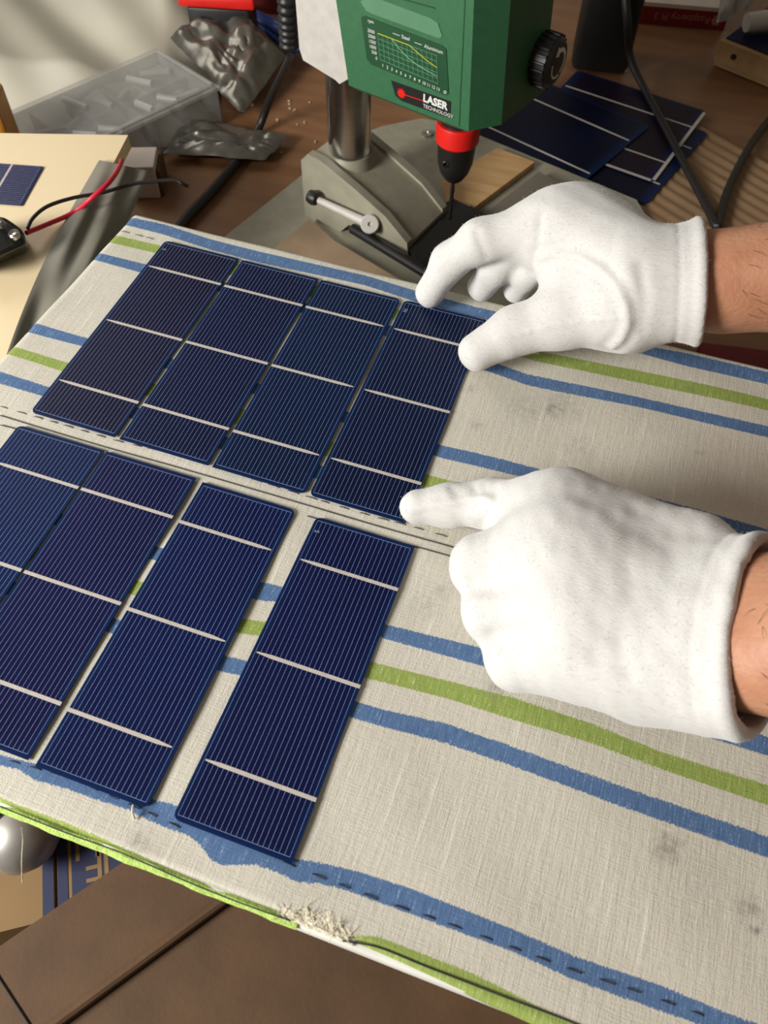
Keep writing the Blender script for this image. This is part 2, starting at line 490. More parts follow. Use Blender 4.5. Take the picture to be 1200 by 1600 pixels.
def make_towel():
    xs = np.concatenate([np.arange(-0.013, 0.0, 0.0012), np.arange(0, 0.577, 0.0024), np.arange(0.577, 0.592, 0.0012)])
    ys = np.concatenate([np.arange(YF - 0.0060, YF + 0.004, 0.0009), np.arange(YF + 0.004, YB - 0.004, 0.0022), np.arange(YB - 0.004, YB + 0.010, 0.0011)])
    V = []; blue = []; green = []; stain = []
    nx, ny = len(xs), len(ys)
    X, Y = np.meshgrid(xs, ys)
    XW = X + np.vectorize(left_x)(Y)
    B = np.full(X.shape, -1.0); Gn = np.full(X.shape, -1.0); St = np.zeros(X.shape)
    for u, l in STRW['blue']:  B = np.maximum(B, sd_band(XW, Y, u, l))
    for u, l in STRW['green']: Gn = np.maximum(Gn, sd_band(XW, Y, u, l))
    for u, l in front_green:
        d = sd_band(XW, Y, u, l); d[(XW < u[0, 0]) | (XW > u[-1, 0])] = -1
        Gn = np.maximum(Gn, np.minimum(d, 0.002))
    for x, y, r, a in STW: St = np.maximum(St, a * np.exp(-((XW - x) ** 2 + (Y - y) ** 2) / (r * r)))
    for j in range(ny):
        for i in range(nx):
            yy, dy = edge_map(Y[j, i], front_y(XW[j, i]), YB)
            xx, dx = edge_map(X[j, i], 0.0, 0.579)
            wx = xx + left_x(yy)
            z = -dx - dy
            z = max(z, -0.0035) if dy > 0 and yy < 0.1 and dx == 0 else z
            if XW[j, i] > 0.06: z = max(z, -0.0050)      # raw edge ends higher here
            z += 0.0004 * math.sin(wx * 61 + 1.3 * math.sin(yy * 40)) * math.sin(yy * 73 + 0.7) 
            V.append((wx, yy, z + 0.0005))
    F = [(j * nx + i, j * nx + i + 1, (j + 1) * nx + i + 1, (j + 1) * nx + i) for j in range(ny - 1) for i in range(nx - 1)]
    g = G(); g.v = V; g.f = F
    o = g.build('striped_towel', M_towel, label='beige linen towel with blue and green stripes stretched over the board', cat='towel', angle=None, fix=False, loc=(0, 0, 0))
    for nm, arr in (('blue', B), ('green', Gn), ('stain', St)):
        at = o.data.attributes.new(nm, 'FLOAT', 'POINT')
        at.data.foreach_set('value', arr.ravel().astype(np.float32))
    return o
towel = make_towel()

# rolled lime hem along the front edge
pts = [np.array([x, YF - 0.0006 + 0.0002 * math.sin(x * 190) , -0.0024 + 0.0004 * math.sin(x * 130 + 1)]) for x in np.linspace(-0.224, 0.062, 60)]
G().tube(pts, [0.0021 + 0.0002 * math.sin(i * 1.9) for i in range(60)], n=10, smooth=2).build('rolled_hem', M_lime, towel, label='lime green rolled hem')
# frayed patch
g = G()
c0 = P(492, 1452, 0.0006)
def patch(u, v):
    top = 0.0105 * math.sin(math.pi * min(1, u * .86 + .07)) ** .6 * (0.75 + 0.25 * math.sin(u * 17 + 1) * math.sin(u * 41))
    x = c0[0] - 0.0150 + 0.030 * u + 0.0015 * v * math.sin(u * 13); y = YF - 0.0012 + top * v
    z = 0.0008 + 0.00035 * math.sin(u * 23 + v * 7) * (1 - v) + 0.0002 * math.sin(u * 41 - v * 17)
    if v < 0.15: z -= 0.004 * (0.15 - v) / 0.15
    e = min(u, 1 - u, (1 - v) * .5) * 9
    if e < 1: z = z * e + 0.0002 * (1 - e)
    return (x, y, z)
g.grid(patch, 30, 16)
for k in range(60):
    a = rng.uniform(0, 1); b = rng.uniform(0.2, 1)
    p = np.array(patch(a, b)); d = np.array([rng.normal(0, .003), rng.normal(0.001, .0028), abs(rng.normal(0, .0008))])
    g.tube([p, p + d * .5 + (0, 0, .0003), p + d], [.00014, .00012, .00006], n=4, smooth=2)
g.build('frayed_patch', M_fray, towel, fix=False, label='frayed whitish tear in the towel edge')

# stitches: dashes of black thread
def stitch_proto():
    g = G()
    g.tube([(-.5, 0, -.0001), (-.3, 0, .00025), (0, 0, .0004), (.3, 0, .00025), (.5, 0, -.0001)], [.00022, .0003, .00032, .0003, .00022], n=5, smooth=2)
    v = [(q[0], q[1], q[2]) for q in g.v]
    me = bpy.data.meshes.new('stitch'); me.from_pydata(v, [], g.f); me.materials.append(M_thread)
    me.polygons.foreach_set('use_smooth', [True] * len(me.polygons))
    return me
ST_ME = stitch_proto()
def stitch(a, b, thick=1.0):
    a = np.array(a); b = np.array(b); d = b - a
    o = bpy.data.objects.new('stitch', ST_ME); COL.objects.link(o); o.parent = towel
    o.location = tuple((a + b) / 2 + np.array([0, 0, 0.0007]))
    o.rotation_euler = (0, 0, math.atan2(d[1], d[0])); o.scale = (np.linalg.norm(d), thick * .62, thick * .7)
def dashes(px, n, duty=0.55, thick=1.0):
    w = [P(x, y) for x, y in px]
    L = np.cumsum([0] + [np.linalg.norm(w[i + 1] - w[i]) for i in range(len(w) - 1)])
    f = lambda s: np.array([np.interp(s, L, [q[k] for q in w]) for k in range(3)])
    for i in range(n):
        s0 = L[-1] * (i + rng.uniform(0, .2)) / n; s1 = s0 + L[-1] / n * duty * rng.uniform(.8, 1.15)
        stitch(f(s0), f(min(s1, L[-1])), thick)
dashes([(0, 636), (95, 664), (182, 690), (250, 706), (335, 731), (486, 779), (575, 806), (640, 823), (705, 842)], 26, .6)
dashes([(188, 362), (247, 377)], 3, .7)
dashes([(15, 1189), (110, 1217), (235, 1272), (290, 1298)], 9, .55, 1.2)
dashes([(440, 1346), (500, 1371), (600, 1410), (690, 1440), (800, 1481), (900, 1519), (1010, 1555), (1120, 1595)], 15, .5, 1.3)
for px in ([(0, 649), (85, 675), (180, 703), (280, 731), (455, 782), (580, 819), (715, 857)], [(0, 664), (40, 674)], [(480, 806), (560, 830), (657, 856), (711, 871)],
           [(0,1260),(108,1303),(186,1331),(303,1382),(390,1416),(455,1439)], [(535,1470),(590,1480),(660,1508),(730,1535),(800,1562),(880,1592),(960,1625)]):
    g = G().tube([P(x, y, 0.0009) for x, y in px], .00028, n=5, smooth=6)
    g.build('seam_thread', M_thread, towel)
g = G()
g.tube([P(208, 1258, .0012), P(207, 1268, .003), P(210, 1280, .0012)], .0005, n=6)
g.build('loose_thread', M_fray, towel, label='loose white thread end')
g = G()
g.tube([P(33, 1294, -.004), P(36, 1312, -.02), P(34, 1345, -.045), P(35, 1380, -.075)], .0003, n=5)
g.build('hanging_thread', M_fray, towel, label='thin thread hanging from the hem')

# ------------------------------------------------------------------ solar cells on the towel
CW, CL, CT = 0.052, 0.156, 0.0005
def cell_outline(typ, w=CW, l=CL, ch=0.003):
    L_ = typ == 'L'; R_ = typ == 'R'
    p = []
    def corner(x, y, sx, sy, c):
        if not c: return [(x, y)]
        out = []
        for k in range(4):
            a = k / 3 * math.pi / 2
            out.append((x - sx * ch * (1 - math.sin(a)), y - sy * ch * (1 - math.cos(a))))
        return out if sx * sy < 0 else out[::-1]
    p += corner(0, 0, -1, -1, L_)
    p += corner(w, 0, 1, -1, R_)[::1]
    p += corner(w, l, 1, 1, R_)
    p += corner(0, l, -1, 1, L_)
    return p
def order(p):
    c = np.mean(p, axis=0)
    return sorted(p, key=lambda q: math.atan2(q[1] - c[1], q[0] - c[0]))
def me_of(g, m, name, smooth=False):
    me = bpy.data.meshes.new(name); me.from_pydata(g.v, [], g.f)
    bm = bmesh.new(); bm.from_mesh(me); bmesh.ops.recalc_face_normals(bm, faces=bm.faces[:]); bm.to_mesh(me); bm.free()
    me.materials.append(m); return me
def cell_meshes(typ):
    g = G().prism([(x, y, 0) for x, y in order(cell_outline(typ))], (0, 0, CT)); body = me_of(g, M_cell, 'wafer')
    zt = CT + 0.00004
    g = G(); n = 22; m0 = 0.0016; lw = 0.00007
    for k in range(n):
        x = m0 + (CW - 2 * m0) * k / (n - 1)
        g.box((x, CL / 2, zt), (lw * 2, CL - 0.0042, 0.00008))
    for y in (0.0021, CL - 0.0021):
        g.box((CW / 2, y, zt + .00001), (CW - 2 * m0, lw * 2.2, 0.00008))
    lines = me_of(g, M_line, 'grid_lines')
    g = G(); hw = 0.0009; zb = CT + 0.0001
    a, b = 0.0, CW
    lt = 0.007 if typ == 'L' else 0; rt = 0.007 if typ == 'R' else 0
    if typ == 'L': a = 0.0022
    if typ == 'R': b = CW - 0.0022
    poly = [(a, -hw * (.35 if lt else 1)), (a + lt, -hw), (b - rt, -hw), (b, -hw * (.35 if rt else 1)), (b, hw * (.35 if rt else 1)), (b - rt, hw), (a + lt, hw), (a, hw * (.35 if lt else 1))]
    q = []
    for p in poly:
        if not q or np.hypot(p[0] - q[-1][0], p[1] - q[-1][1]) > 1e-6: q.append(p)
    g.prism([(x, y, 0) for x, y in q], (0, 0, 0.00015)); bus = me_of(g, M_bus, 'busbar')
    return body, lines, bus
CM = {t: cell_meshes(t) for t in 'LMR'}
def solar_cell(typ, loc, rot, color, label, mark=None, tilt=(0, 0), group='solar cells laid on the towel'):
    t = thing('solar_cell', label, 'solar cell', loc, group)
    t.rotation_euler = (tilt[0], tilt[1], rot)
    body, lines, bus = CM[typ]
    def part(name, me, lc=(0, 0, 0)):
        o = bpy.data.objects.new(name, me); COL.objects.link(o); o.parent = t; o.location = lc; o.color = (*color, 1); return o
    part('wafer', body)
    tag(part('grid_lines', lines), kind='stuff')
    for y in (0.026, 0.078, 0.130): part('busbar', bus, (0, y, CT + 0.00002))
    if mark:
        g = G(); text_mesh(g, mark, (0.0034, CL - 0.0075, CT + 0.0001), (0, -1, 0), (1, 0, 0), 0.0036, 0.00005)
        o = bpy.data.objects.new('print_mark', me_of(g, M_line, 'print_mark')); COL.objects.link(o); o.parent = t
    return t
ZC = 0.0014
navy, purple, teal = (0.0045, 0.0085, 0.070), (0.012, 0.006, 0.040), (0.0035, 0.018, 0.090)
CELLS = [
 ('L', -172.6, 167.3, -0.0029, (0.0046, 0.0046, 0.026), 'purplish navy solar cell at the back left corner of the towel', 'S'),
 ('M', -117.7, 166.9, -0.0002, (0.0030, 0.0064, 0.036), 'navy solar cell, second from the left in the rear row', None),
 ('R', -63.0, 166.7, 0.0033, (0.0024, 0.0095, 0.041), 'dark blue solar cell, third from the left in the rear row', None),
 ('L', -8.6, 167.2, 0.0026, (0.0028, 0.0072, 0.034), 'solar cell held between the two gloved hands', 'N'),
 ('L', -172.8, 1.0, 0.0024, (0.0024, 0.0115, 0.062), 'bright blue solar cell cut off by the left edge of the picture', None),
 ('M', -119.4, 1.1, 0.0007, (0.0042, 0.0056, 0.046), 'violet blue solar cell, second from the left in the front row', None),
 ('R', -63.3, 0.05, -0.0005, (0.0028, 0.0076, 0.054), 'navy solar cell, third from the left in the front row', None),
 ('L', 0.0, 0.0, 0.0, (0.0032, 0.0064, 0.046), 'solar cell at the right end of the front row with a wide gap beside it', 'S'),
]
for typ, x, y, th, colr, lab, mk in CELLS:
    solar_cell(typ, (x / 1000, y / 1000, ZC), th, colr, lab, mk)
from mathutils import noise as mnoise
# ------------------------------------------------------------------ drill press
DC = np.array([-0.148, 0.594])
DU = np.array([0.966, -0.259, 0.0]); DV = np.array([0.259, 0.966, 0.0]); DZ = np.array([0, 0, 1.0])
DM = np.stack([DU, DV, DZ], 1)
def D(u, v, z): return np.array([DC[0], DC[1], 0.0]) + DU * u + DV * v + DZ * z
dp = thing('drill_press', 'green bench drill press with grey base behind the towel board', 'drill press', D(0, 0, TZ))
BZ = TZ + 0.010
# base plate with clipped corners
out = [(-0.072, -0.15), (-0.05, -0.175), (0.22, -0.175), (0.245, -0.15), (0.245, 0.15), (0.22, 0.175), (0.0, 0.182), (-0.03, 0.172), (-0.056, 0.135), (-0.072, 0.09)]
g = G().prism([D(u, v, TZ + 0.0002) for u, v in out], (0, 0, BZ - TZ - 0.0002))
g.build('base_plate', M_greym, dp, angle=30)
for px in ((667, 211), (806, 264)):
    p = P(*px, BZ)
    G().lathe(p, (0, 0, 1), [(0.006, 0), (0.006, 0.0025), (0.0035, 0.0025), (0.003, 0.0012), (0.0005, 0.0012)], 6).build('base_bolt', M_steel, dp, angle=20)
# foot casting: sloping wedge from column to the front
prof = [(-0.030, BZ), (-0.030, -0.092), (-0.022, -0.083), (-0.008, -0.084), (0.030, -0.098), (0.062, -0.112), (0.086, -0.130), (0.088, -0.146), (0.060, -0.147), (0.045, -0.140), (0.022, -0.138), (0.012, BZ)]
g = G()
top = [(-0.030, -0.092), (-0.022, -0.083), (-0.008, -0.084), (0.030, -0.098), (0.062, -0.112), (0.086, -0.130), (0.088, -0.146)]
g.prism([D(u, -0.034, z) for u, z in prof], DV * 0.008)          # near cheek
g.prism([D(u, 0.026, z) for u, z in prof], DV * 0.008)           # far cheek
core = [(-0.034, BZ)] + [(u, z - 0.003) for u, z in top] + [(0.074, -0.146), (0.050, -0.139), (0.012, BZ)]
g.prism([D(u, -0.027, z) for u, z in core], DV * 0.054)
g.build('column_foot', M_greym, dp, angle=28)
G().lathe(D(0, 0, BZ), (0, 0, 1), [(0.030, 0), (0.030, 0.012), (0.027, 0.03), (0.0225, 0.058), (0.0205, 0.0625), (0.0, 0.0625)], 40).build('column_collar', M_greym, dp)
G().lathe(D(0, 0, -0.10), (0, 0, 1), [(0.0193, 0), (0.0193, 0.33)], 48).build('column', M_steel, dp)
# clamp lever
a = P(492, 310, -0.118); b = P(578, 350, -0.122)
G().tube([a, a * .5 + b * .5, b], [0.0030, 0.0036, 0.0045], n=12, smooth=3).build('clamp_lever', M_greyp, dp)
ax = (a - b) / np.linalg.norm(a - b)
G().lathe(a - ax * 0.004, ax, [(0.0035, 0), (0.0060, 0.002), (0.0068, 0.006), (0.0055, 0.0105), (0.0, 0.012)], 20).build('lever_knob', M_black, dp)
nrm = np.array([0.25, -0.78, 0.57]); nrm /= np.linalg.norm(nrm)
G().lathe(b - nrm * .006, nrm, [(0.0, 0), (0.0075, 0.0), (0.0085, 0.002), (0.0085, 0.009), (0.0075, 0.0105), (0.002, 0.0105), (0.0018, 0.0085), (0.0, 0.0085)], 24).build('lever_hub', M_greyp, dp)
c = P(630, 336, -0.130)
G().tube([b - nrm * 0.004, b * .4 + c * .6, c], 0.0080, n=16, smooth=3).build('clamp_axle', M_blackm, dp)
# head
SP0 = D(0, -0.043, 0); SN = -DV
def side(px, py):
    p = hit(px, py, SP0, SN); q = p - D(0, 0, 0)
    return q @ DU, p[2]
ub, _ = side(545, 132); uf, _ = side(732, 205)
zb = 0.0
ztop = 0.235
ut, zt_ = side(525, 0)
lean = (ut - ub) / (zt_ - zb)
HW, HF = 0.043, 0.050
def outl(u0, u1, z, taper=0.0):
    ch = 0.0155
    return [D(u0, -HW, z), D(u1 - ch - taper, -HW, z), D(u1 - taper, -HW + 0.022, z), D(u1 + 0.004 - taper, HF - 0.012, z), D(u1 - 0.012 - taper, HF, z), D(u0, HF, z)]
u1 = uf + 0.0155
lo = outl(ub, u1, zb); hi = outl(ub + lean * ztop, u1, ztop, 0.016)
lo2 = [q + np.array([0, 0, -0.004]) + (D(0.09, 0, 0) - q * [1, 1, 0] - [0, 0, 0]) * 0.10 * np.array([1, 1, 0]) for q in lo]
n = 6
v = lo2 + lo + hi
f = [tuple(range(n))[::-1], tuple(range(2 * n, 3 * n))]
for r in range(2): f += [(r * n + i, r * n + (i + 1) % n, (r + 1) * n + (i + 1) % n, (r + 1) * n + i) for i in range(n)]
head = G().add(v, f).build('head_housing', M_green, dp, angle=25)
# thin parting line on the near face
g = G(); p0 = hit(722, 150, SP0, SN); q0 = p0 - D(0, 0, 0); um = q0 @ DU
g.add([D(um - .0004, -HW - .0002, 0.001), D(um + .0004, -HW - .0002, 0.001), D(um + .0004 - .010, -HW - .0002, .19), D(um - .0004 - .010, -HW - .0002, .19)], [(0, 1, 2, 3)])
g.prism([D(um - .0004, -HW - .0003, 0.001), D(um + .0004, -HW - .0003, 0.001), D(um - .0096, -HW - .0003, .19), D(um - .0104, -HW - .0003, .19)], DV * 0.0004)
g.build('parting_line', M_green_d, head, smooth=False)
# grey rear casing
ug0, zg0 = side(466, 86); ug1, zg1 = side(528, 133)
poly = [(ug0 - .004, ztop), (ug0, zg0 + 0.004), (ug0 + .003, zg0 - .004), (ug1 - .004, zg1 + .002), (ug1, zg1), (ub - .0012, zb + 0.004), (ub - .0012 + lean * ztop, ztop)]
G().prism([D(u, -HW + .002, z) for u, z in poly], DV * (HW + HF - .006)).build('rear_casing', M_greyp, dp, angle=25)
# ribbed strain relief behind the casing
ph = [hit(452, 75, D(0, 0.0, 0), DV), hit(450, 30, D(0, 0.0, 0), DV), hit(447, -30, D(0, 0.0, 0), DV), hit(446, -90, D(0, 0.0, 0), DV)]
pts = []
for i in range(40):
    t = i / 39 * 3; k = min(int(t), 2); fr = t - k
    pts.append(ph[k] * (1 - fr) + ph[k + 1] * fr)
G().tube(pts, [0.0085 if i % 3 else 0.0068 for i in range(40)], n=14, smooth=0).build('ribbed_hose', M_black, dp, angle=60)
# spindle, chuck and bit
cu_ = D(0.1065, 0.004, 0)
def ch(name, prof, m, nn=36, **k): return G().lathe(cu_, (0, 0, 1), prof, nn).build(name, m, dp, **k)
ch('spindle', [(0.015, -0.03), (0.015, 0.002)], M_black)
ch('chuck_ring', [(0.0160, -0.0440), (0.0178, -0.042), (0.0182, -0.028), (0.0175, -0.026), (0.0, -0.026)], M_red)
cb = ch('chuck_body', [(0.0, -0.0785), (0.0065, -0.0785), (0.0085, -0.0765), (0.0125, -0.070), (0.0150, -0.061), (0.0160, -0.0450), (0.0165, -0.042), (0.0, -0.042)], M_black)
p = cu_ + np.array([-0.004, -0.0150, -0.056]); 
G().lathe(p, (0.2, -0.96, 0.1), [(0.0028, -0.002), (0.0028, 0.0008), (0.0022, 0.0012), (0.0020, -0.001), (0, -0.001)], 16).build('chuck_key_hole', M_blackm, cb)
# twist bit with two flutes
g = G(); nn = 26; V = []; F_ = []
for i in range(nn):
    z = -0.0785 - 0.042 * i / (nn - 1)
    for k in range(10):
        an = 2 * math.pi * k / 10 + i * 0.55
        r = 0.0020 * (0.72 + 0.28 * abs(math.cos(an - i * 0.55))) * (1 if i < nn - 2 else (0.6 if i == nn - 2 else 0.05))
        V.append(cu_ + np.array([r * math.cos(an), r * math.sin(an), z]))
for i in range(nn - 1):
    for k in range(10): F_.append((i * 10 + k, i * 10 + (k + 1) % 10, (i + 1) * 10 + (k + 1) % 10, (i + 1) * 10 + k))
g.add(V, F_).build('drill_bit', M_blackm, dp)
# front knob with white arrow
pk = hit(843, 90, D(u1, 0, 0), DU); kq = pk - D(0, 0, 0); kv = min(kq @ DV, 0.03); kz = pk[2]
kc = D(u1 - 0.004, kv, kz)
prof = [(0.0, 0), (0.0165, 0), (0.0185, 0.003), (0.018, 0.016), (0.015, 0.019), (0.0135, 0.0195), (0.0, 0.0195)]
g = G().lathe(kc, DU, prof, 40)
for k in range(22):
    an = 2 * math.pi * k / 22
    g.box(kc + DU * 0.010 + 0.0183 * (DV * math.cos(an) + DZ * math.sin(an)), (0.013, 0.0022, 0.0022), np.stack([DU, -DV * math.sin(an) + DZ * math.cos(an), DV * math.cos(an) + DZ * math.sin(an)], 1), bev=.0006)
knob = g.build('adjuster_knob', M_black, dp)
g = G()
def arc(a0, a1, w0, w1, nseg=14):
    V = []; F_ = []
    for i in range(nseg + 1):
        t = i / nseg; a = math.radians(a0 + (a1 - a0) * t); w = w0 + (w1 - w0) * t
        for r in (0.0098 - w, 0.0098 + w):
            for dd in (0.0194, 0.0199): V.append(kc + DU * dd + r * (DV * math.cos(a) + DZ * math.sin(a)))
    for i in range(nseg):
        b0 = i * 4; b1 = b0 + 4
        F_ += [(b0, b0 + 1, b1 + 1, b1), (b0 + 2, b1 + 2, b1 + 3, b0 + 3), (b0 + 1, b0 + 3, b1 + 3, b1 + 1), (b0, b1, b1 + 2, b0 + 2)]
    g.add(V, F_)
arc(-60, 105, 0.0006, 0.0017); arc(165, 290, 0.0005, 0.0008)
aa = math.radians(118); cc = kc + DU * 0.0199
rad = lambda a, r: cc + r * (DV * math.cos(a) + DZ * math.sin(a))
g.prism([rad(math.radians(103), 0.0135), rad(math.radians(132), 0.0100), rad(math.radians(103), 0.0062)], -DU * 0.0005)
g.build('knob_arrow', M_white, knob, label='white rotation arrow printed on the knob', kind='stuff')

# printed chart and sticker on the near face of the head
EX = DU.copy(); EY = DZ.copy()
def fp(px, py, off=0.0004):
    return hit(px, py, SP0 + SN * off, SN)
def face_poly(name, pxs, m, off, parent, thick=0.0003, **k):
    q = [fp(x, y, off) for x, y in pxs]
    return G().prism(q, -SN * thick).build(name, m, parent, smooth=False, **k)
scoop = [(560, -2), (578, 20), (690, 60), (684, 38), (668, 26), (572, -6)]
face_poly('grip_recess', [(563, 2), (572, 17), (580, 21), (686, 60), (691, 57), (684, 36), (672, 28), (580, -6)], M_green_l, 0.0006, head, 0.0006)
face_poly('vent_slot', [(622, -4), (680, 12), (680, 14), (622, -2)], M_green_d, 0.0004, head)
chart = face_poly('speed_chart', [(564, 27), (570, 25), (690, 71), (697, 77), (701, 146), (696, 149), (580, 101), (573, 92)], M_green_d, 0.0006, head, 0.0006, label='dark green printed speed chart')
# grid of the chart: corners
c00 = fp(606, 95, .0009); c10 = fp(684, 131, .0009); c01 = fp(590, 52, .0009); c11 = fp(682, 87, .0009)
c00 = fp(594, 93, .0009)
bil = lambda s, t: (c00 * (1 - s) + c10 * s) * (1 - t) + (c01 * (1 - s) + c11 * s) * t
g = G()
for i in range(13):
    s = i / 12; g.tube([bil(s, 0), bil(s, 1)], 0.00012, n=4, smooth=0)
for j in range(6):
    t = j / 5; g.tube([bil(0, t), bil(1, t)], 0.00012, n=4, smooth=0)
g.build('chart_grid', M_gridp, head, kind='stuff', smooth=False)
g = G().tube([bil(0, 1), bil(.55, 1.0) , bil(.8, .72), bil(1, .58)], 0.0003, n=5, smooth=0); g.build('chart_curve', M_yel, head, label='yellow chart curve')
g = G().tube([bil(0, 1), bil(.24, 1.0), bil(.35, .75), bil(.5, .52), bil(.7, .36), bil(1, .27)], 0.0003, n=5, smooth=0); g.build('chart_curve', M_gridp, head, label='pale chart curve')
g = G()
ex_ = (c10 - c00) / np.linalg.norm(c10 - c00)
for k, s_ in enumerate(['rpm', '2500', '2000', '1500', '1000', '500', '0']):
    tpos = 1.18 - k * 0.2 if k else 1.34
    q = bil(-0.05, tpos if k else 1.36)
    text_mesh(g, s_, q - EX * 0.0 , EX, EY, 0.0032, 0.0001, 'RIGHT')
for k in range(13):
    text_mesh(g, str(k + 1), bil((k + .5) / 12.5, -0.20), EX, EY, 0.0032, 0.0001, 'CENTER')
text_mesh(g, '\u00d8', bil(1.12, -0.20), EX, EY, 0.0032, 0.0001, 'CENTER')
text_mesh(g, 'Steel', bil(0.42, 1.22), EX, EY, 0.0036, 0.0001)
text_mesh(g, 'Aluminium', bil(0.80, 1.18), EX, EY, 0.0036, 0.0001)
g.tube([bil(.27, 1.22), bil(.39, 1.22)], .0002, n=4, smooth=0); g.tube([bil(.64, 1.18), bil(.76, 1.18)], .0002, n=4, smooth=0)
g.build('chart_lettering', M_white, head, kind='stuff', smooth=False)
stk = face_poly('laser_sticker', [(611, 126), (704, 159), (703, 184), (694, 182), (628, 158), (618, 150)], M_black, 0.0006, head, 0.0005, label='black sticker reading LASER TECHNOLOGY')
g = G()
text_mesh(g, 'LASER', fp(661, 153, .0009), EX, EY, 0.0078, 0.0001, bold=0.0003)
text_mesh(g, 'TECHNOLOGY', fp(661, 165, .0009), EX, EY, 0.0039, 0.0001)
g.build('sticker_lettering', M_white, head, kind='stuff', smooth=False)
g = G(); c = fp(627, 146, .0009)
V = [c]; 
for k in range(24):
    r = 0.0042 if k % 2 else 0.0026
    V.append(c + r * (EX * math.cos(k * math.pi / 12) + EY * math.sin(k * math.pi / 12)))
g.add(V, [(0, 1 + k, 1 + (k + 1) % 24) for k in range(24)])
g.prism([c + EX * .002 + EY * .0003, c + EX * .002 - EY * .0003, fp(662, 158, .0009) - EY * .0003, fp(662, 158, .0009) + EY * .0003], SN * 0.0001)
g.build('laser_star', M_red, head, smooth=False, fix=False, label='red laser burst mark')

# plywood on the base, drill vise
pw = [P(430, 398, BZ + 0.006), P(503, 350, BZ + 0.006), P(548, 322, BZ + .006), P(762, 246, BZ + .006), P(838, 290, BZ + .006), P(760, 400, BZ + .006)]
a0 = D(-0.03, -0.165, BZ + 0.0003)
G().prism([D(u, v, BZ + 0.0003) for u, v in [(-0.018, -0.165), (0.16, -0.165), (0.16, -0.075), (0.10, -0.065), (0.02, -0.055), (-0.018, -0.042)]], (0, 0, 0.0065)).build(
    'plywood_sheet', M_ply_g, label='dusty plywood sheet lying on the drill press base', cat='plywood sheet', smooth=False)
g0 = D(0.135, -0.0, BZ)
vz = thing('drill_vise', 'black steel drill vise under the drill bit', 'vise', D(0.12, -0.05, BZ + 0.007))
VZ = BZ + 0.0070
G().prism([P(x, y, VZ + .0005) for x, y in ((604, 352), (655, 356), (706, 318), (768, 348), (760, 400), (672, 440))], (0, 0, .006)).build('vise_base', M_blackm, vz, smooth=False)
G().prism([P(x, y, VZ + .007) for x, y in ((700, 345), (735, 330), (765, 350), (700, 420), (668, 405))], (0, 0, .006)).build('vise_jaw', M_blackm, vz, smooth=False)
r0 = P(551, 357, VZ + 0.006); r1 = P(668, 428, VZ + 0.006)
G().tube([r0, r1], 0.0048, n=16, smooth=0).build('vise_rail', M_blackm, vz)
G().prism([P(x, y, BZ + .0003) for x, y in ((690, 290), (776, 240), (834, 262), (744, 330), (716, 352), (700, 330))], (0, 0, .0065)).build(
    'plywood_offcut', M_ply, label='pale plywood offcut on the base behind the drill bit', cat='plywood', smooth=False)
# grey offcut strip on the base beside the bit
G().prism([P(748, 340, BZ + 0.0085), P(842, 268, BZ + 0.0085), P(900, 300, BZ + 0.0085), P(800, 380, BZ + .0085)], (0, 0, -0.0082)).build(
    'grey_plank', mat('weathered_grey_wood', S(120, 112, 100), 0.6, nscale=12, stretch=(1, 6, 1)), label='weathered grey wooden plank right of the drill bit', cat='plank', smooth=False)

# ------------------------------------------------------------------ solar cell stack behind the right hand
def wide_cell(name_label, c0, dirdeg, z, color, edge=False, tilt=(0, 0), L2=0.156):
    t = thing('wide_solar_cell', name_label, 'solar cell', (c0[0], c0[1], z), 'uncut solar cells stacked on the table')
    t.rotation_euler = (tilt[0], tilt[1], math.radians(dirdeg))
    def part(name, g, m, sm=False):
        o = bpy.data.objects.new(name, me_of(g, m, name)); COL.objects.link(o); o.parent = t; o.color = (*color, 1); return o
    c = 0.004
    part('wafer', G().prism([(c, 0, 0), (L2 - c, 0, 0), (L2, c, 0), (L2, L2 - c, 0), (L2 - c, L2, 0), (c, L2, 0), (0, L2 - c, 0), (0, c, 0)], (0, 0, 0.0006)), M_cell)
    for y in (0.039, 0.117): part('busbar', G().box((L2 / 2, y, 0.0007), (L2 - 0.006, 0.0020, 0.0002)), M_bus)
    if edge:
        w = 0.0035
        part('pale_edge', G().box((L2 / 2, w / 2, 0.0007), (L2 - 2 * c, w, 0.0002)), M_bus)
        part('pale_edge', G().box((L2 - w / 2, L2 / 2, 0.00072), (w, L2 - 2 * c, 0.0002)), M_bus)
    return t
sa = -20.7
def corner_from(px, z): return P(*px, z)[:2]
Rs = rotz(sa)[:2, :2]
# placed by their near right corners
def near_right(px, z, deg): return np.array(P(*px, z)[:2]) - rotz(deg)[:2, :2] @ np.array([0.156, 0.0])
wide_cell('bottom navy solar cell of the stack, its near corner pointing at the glove', near_right((1010, 318), TZ + .007, -16), -16, TZ + .0052, (0.002, 0.0035, 0.016))
wide_cell('brownish solar cell with pale rim in the stack behind the right hand', near_right((1022, 284), TZ + .008, -13), -13, TZ + .0066, (0.010, 0.006, 0.016), True)
wide_cell('topmost dark blue solar cell of the stack beside the drill press', near_right((893, 300), TZ + .009, sa), sa, TZ + .0080, (0.002, 0.004, 0.018))

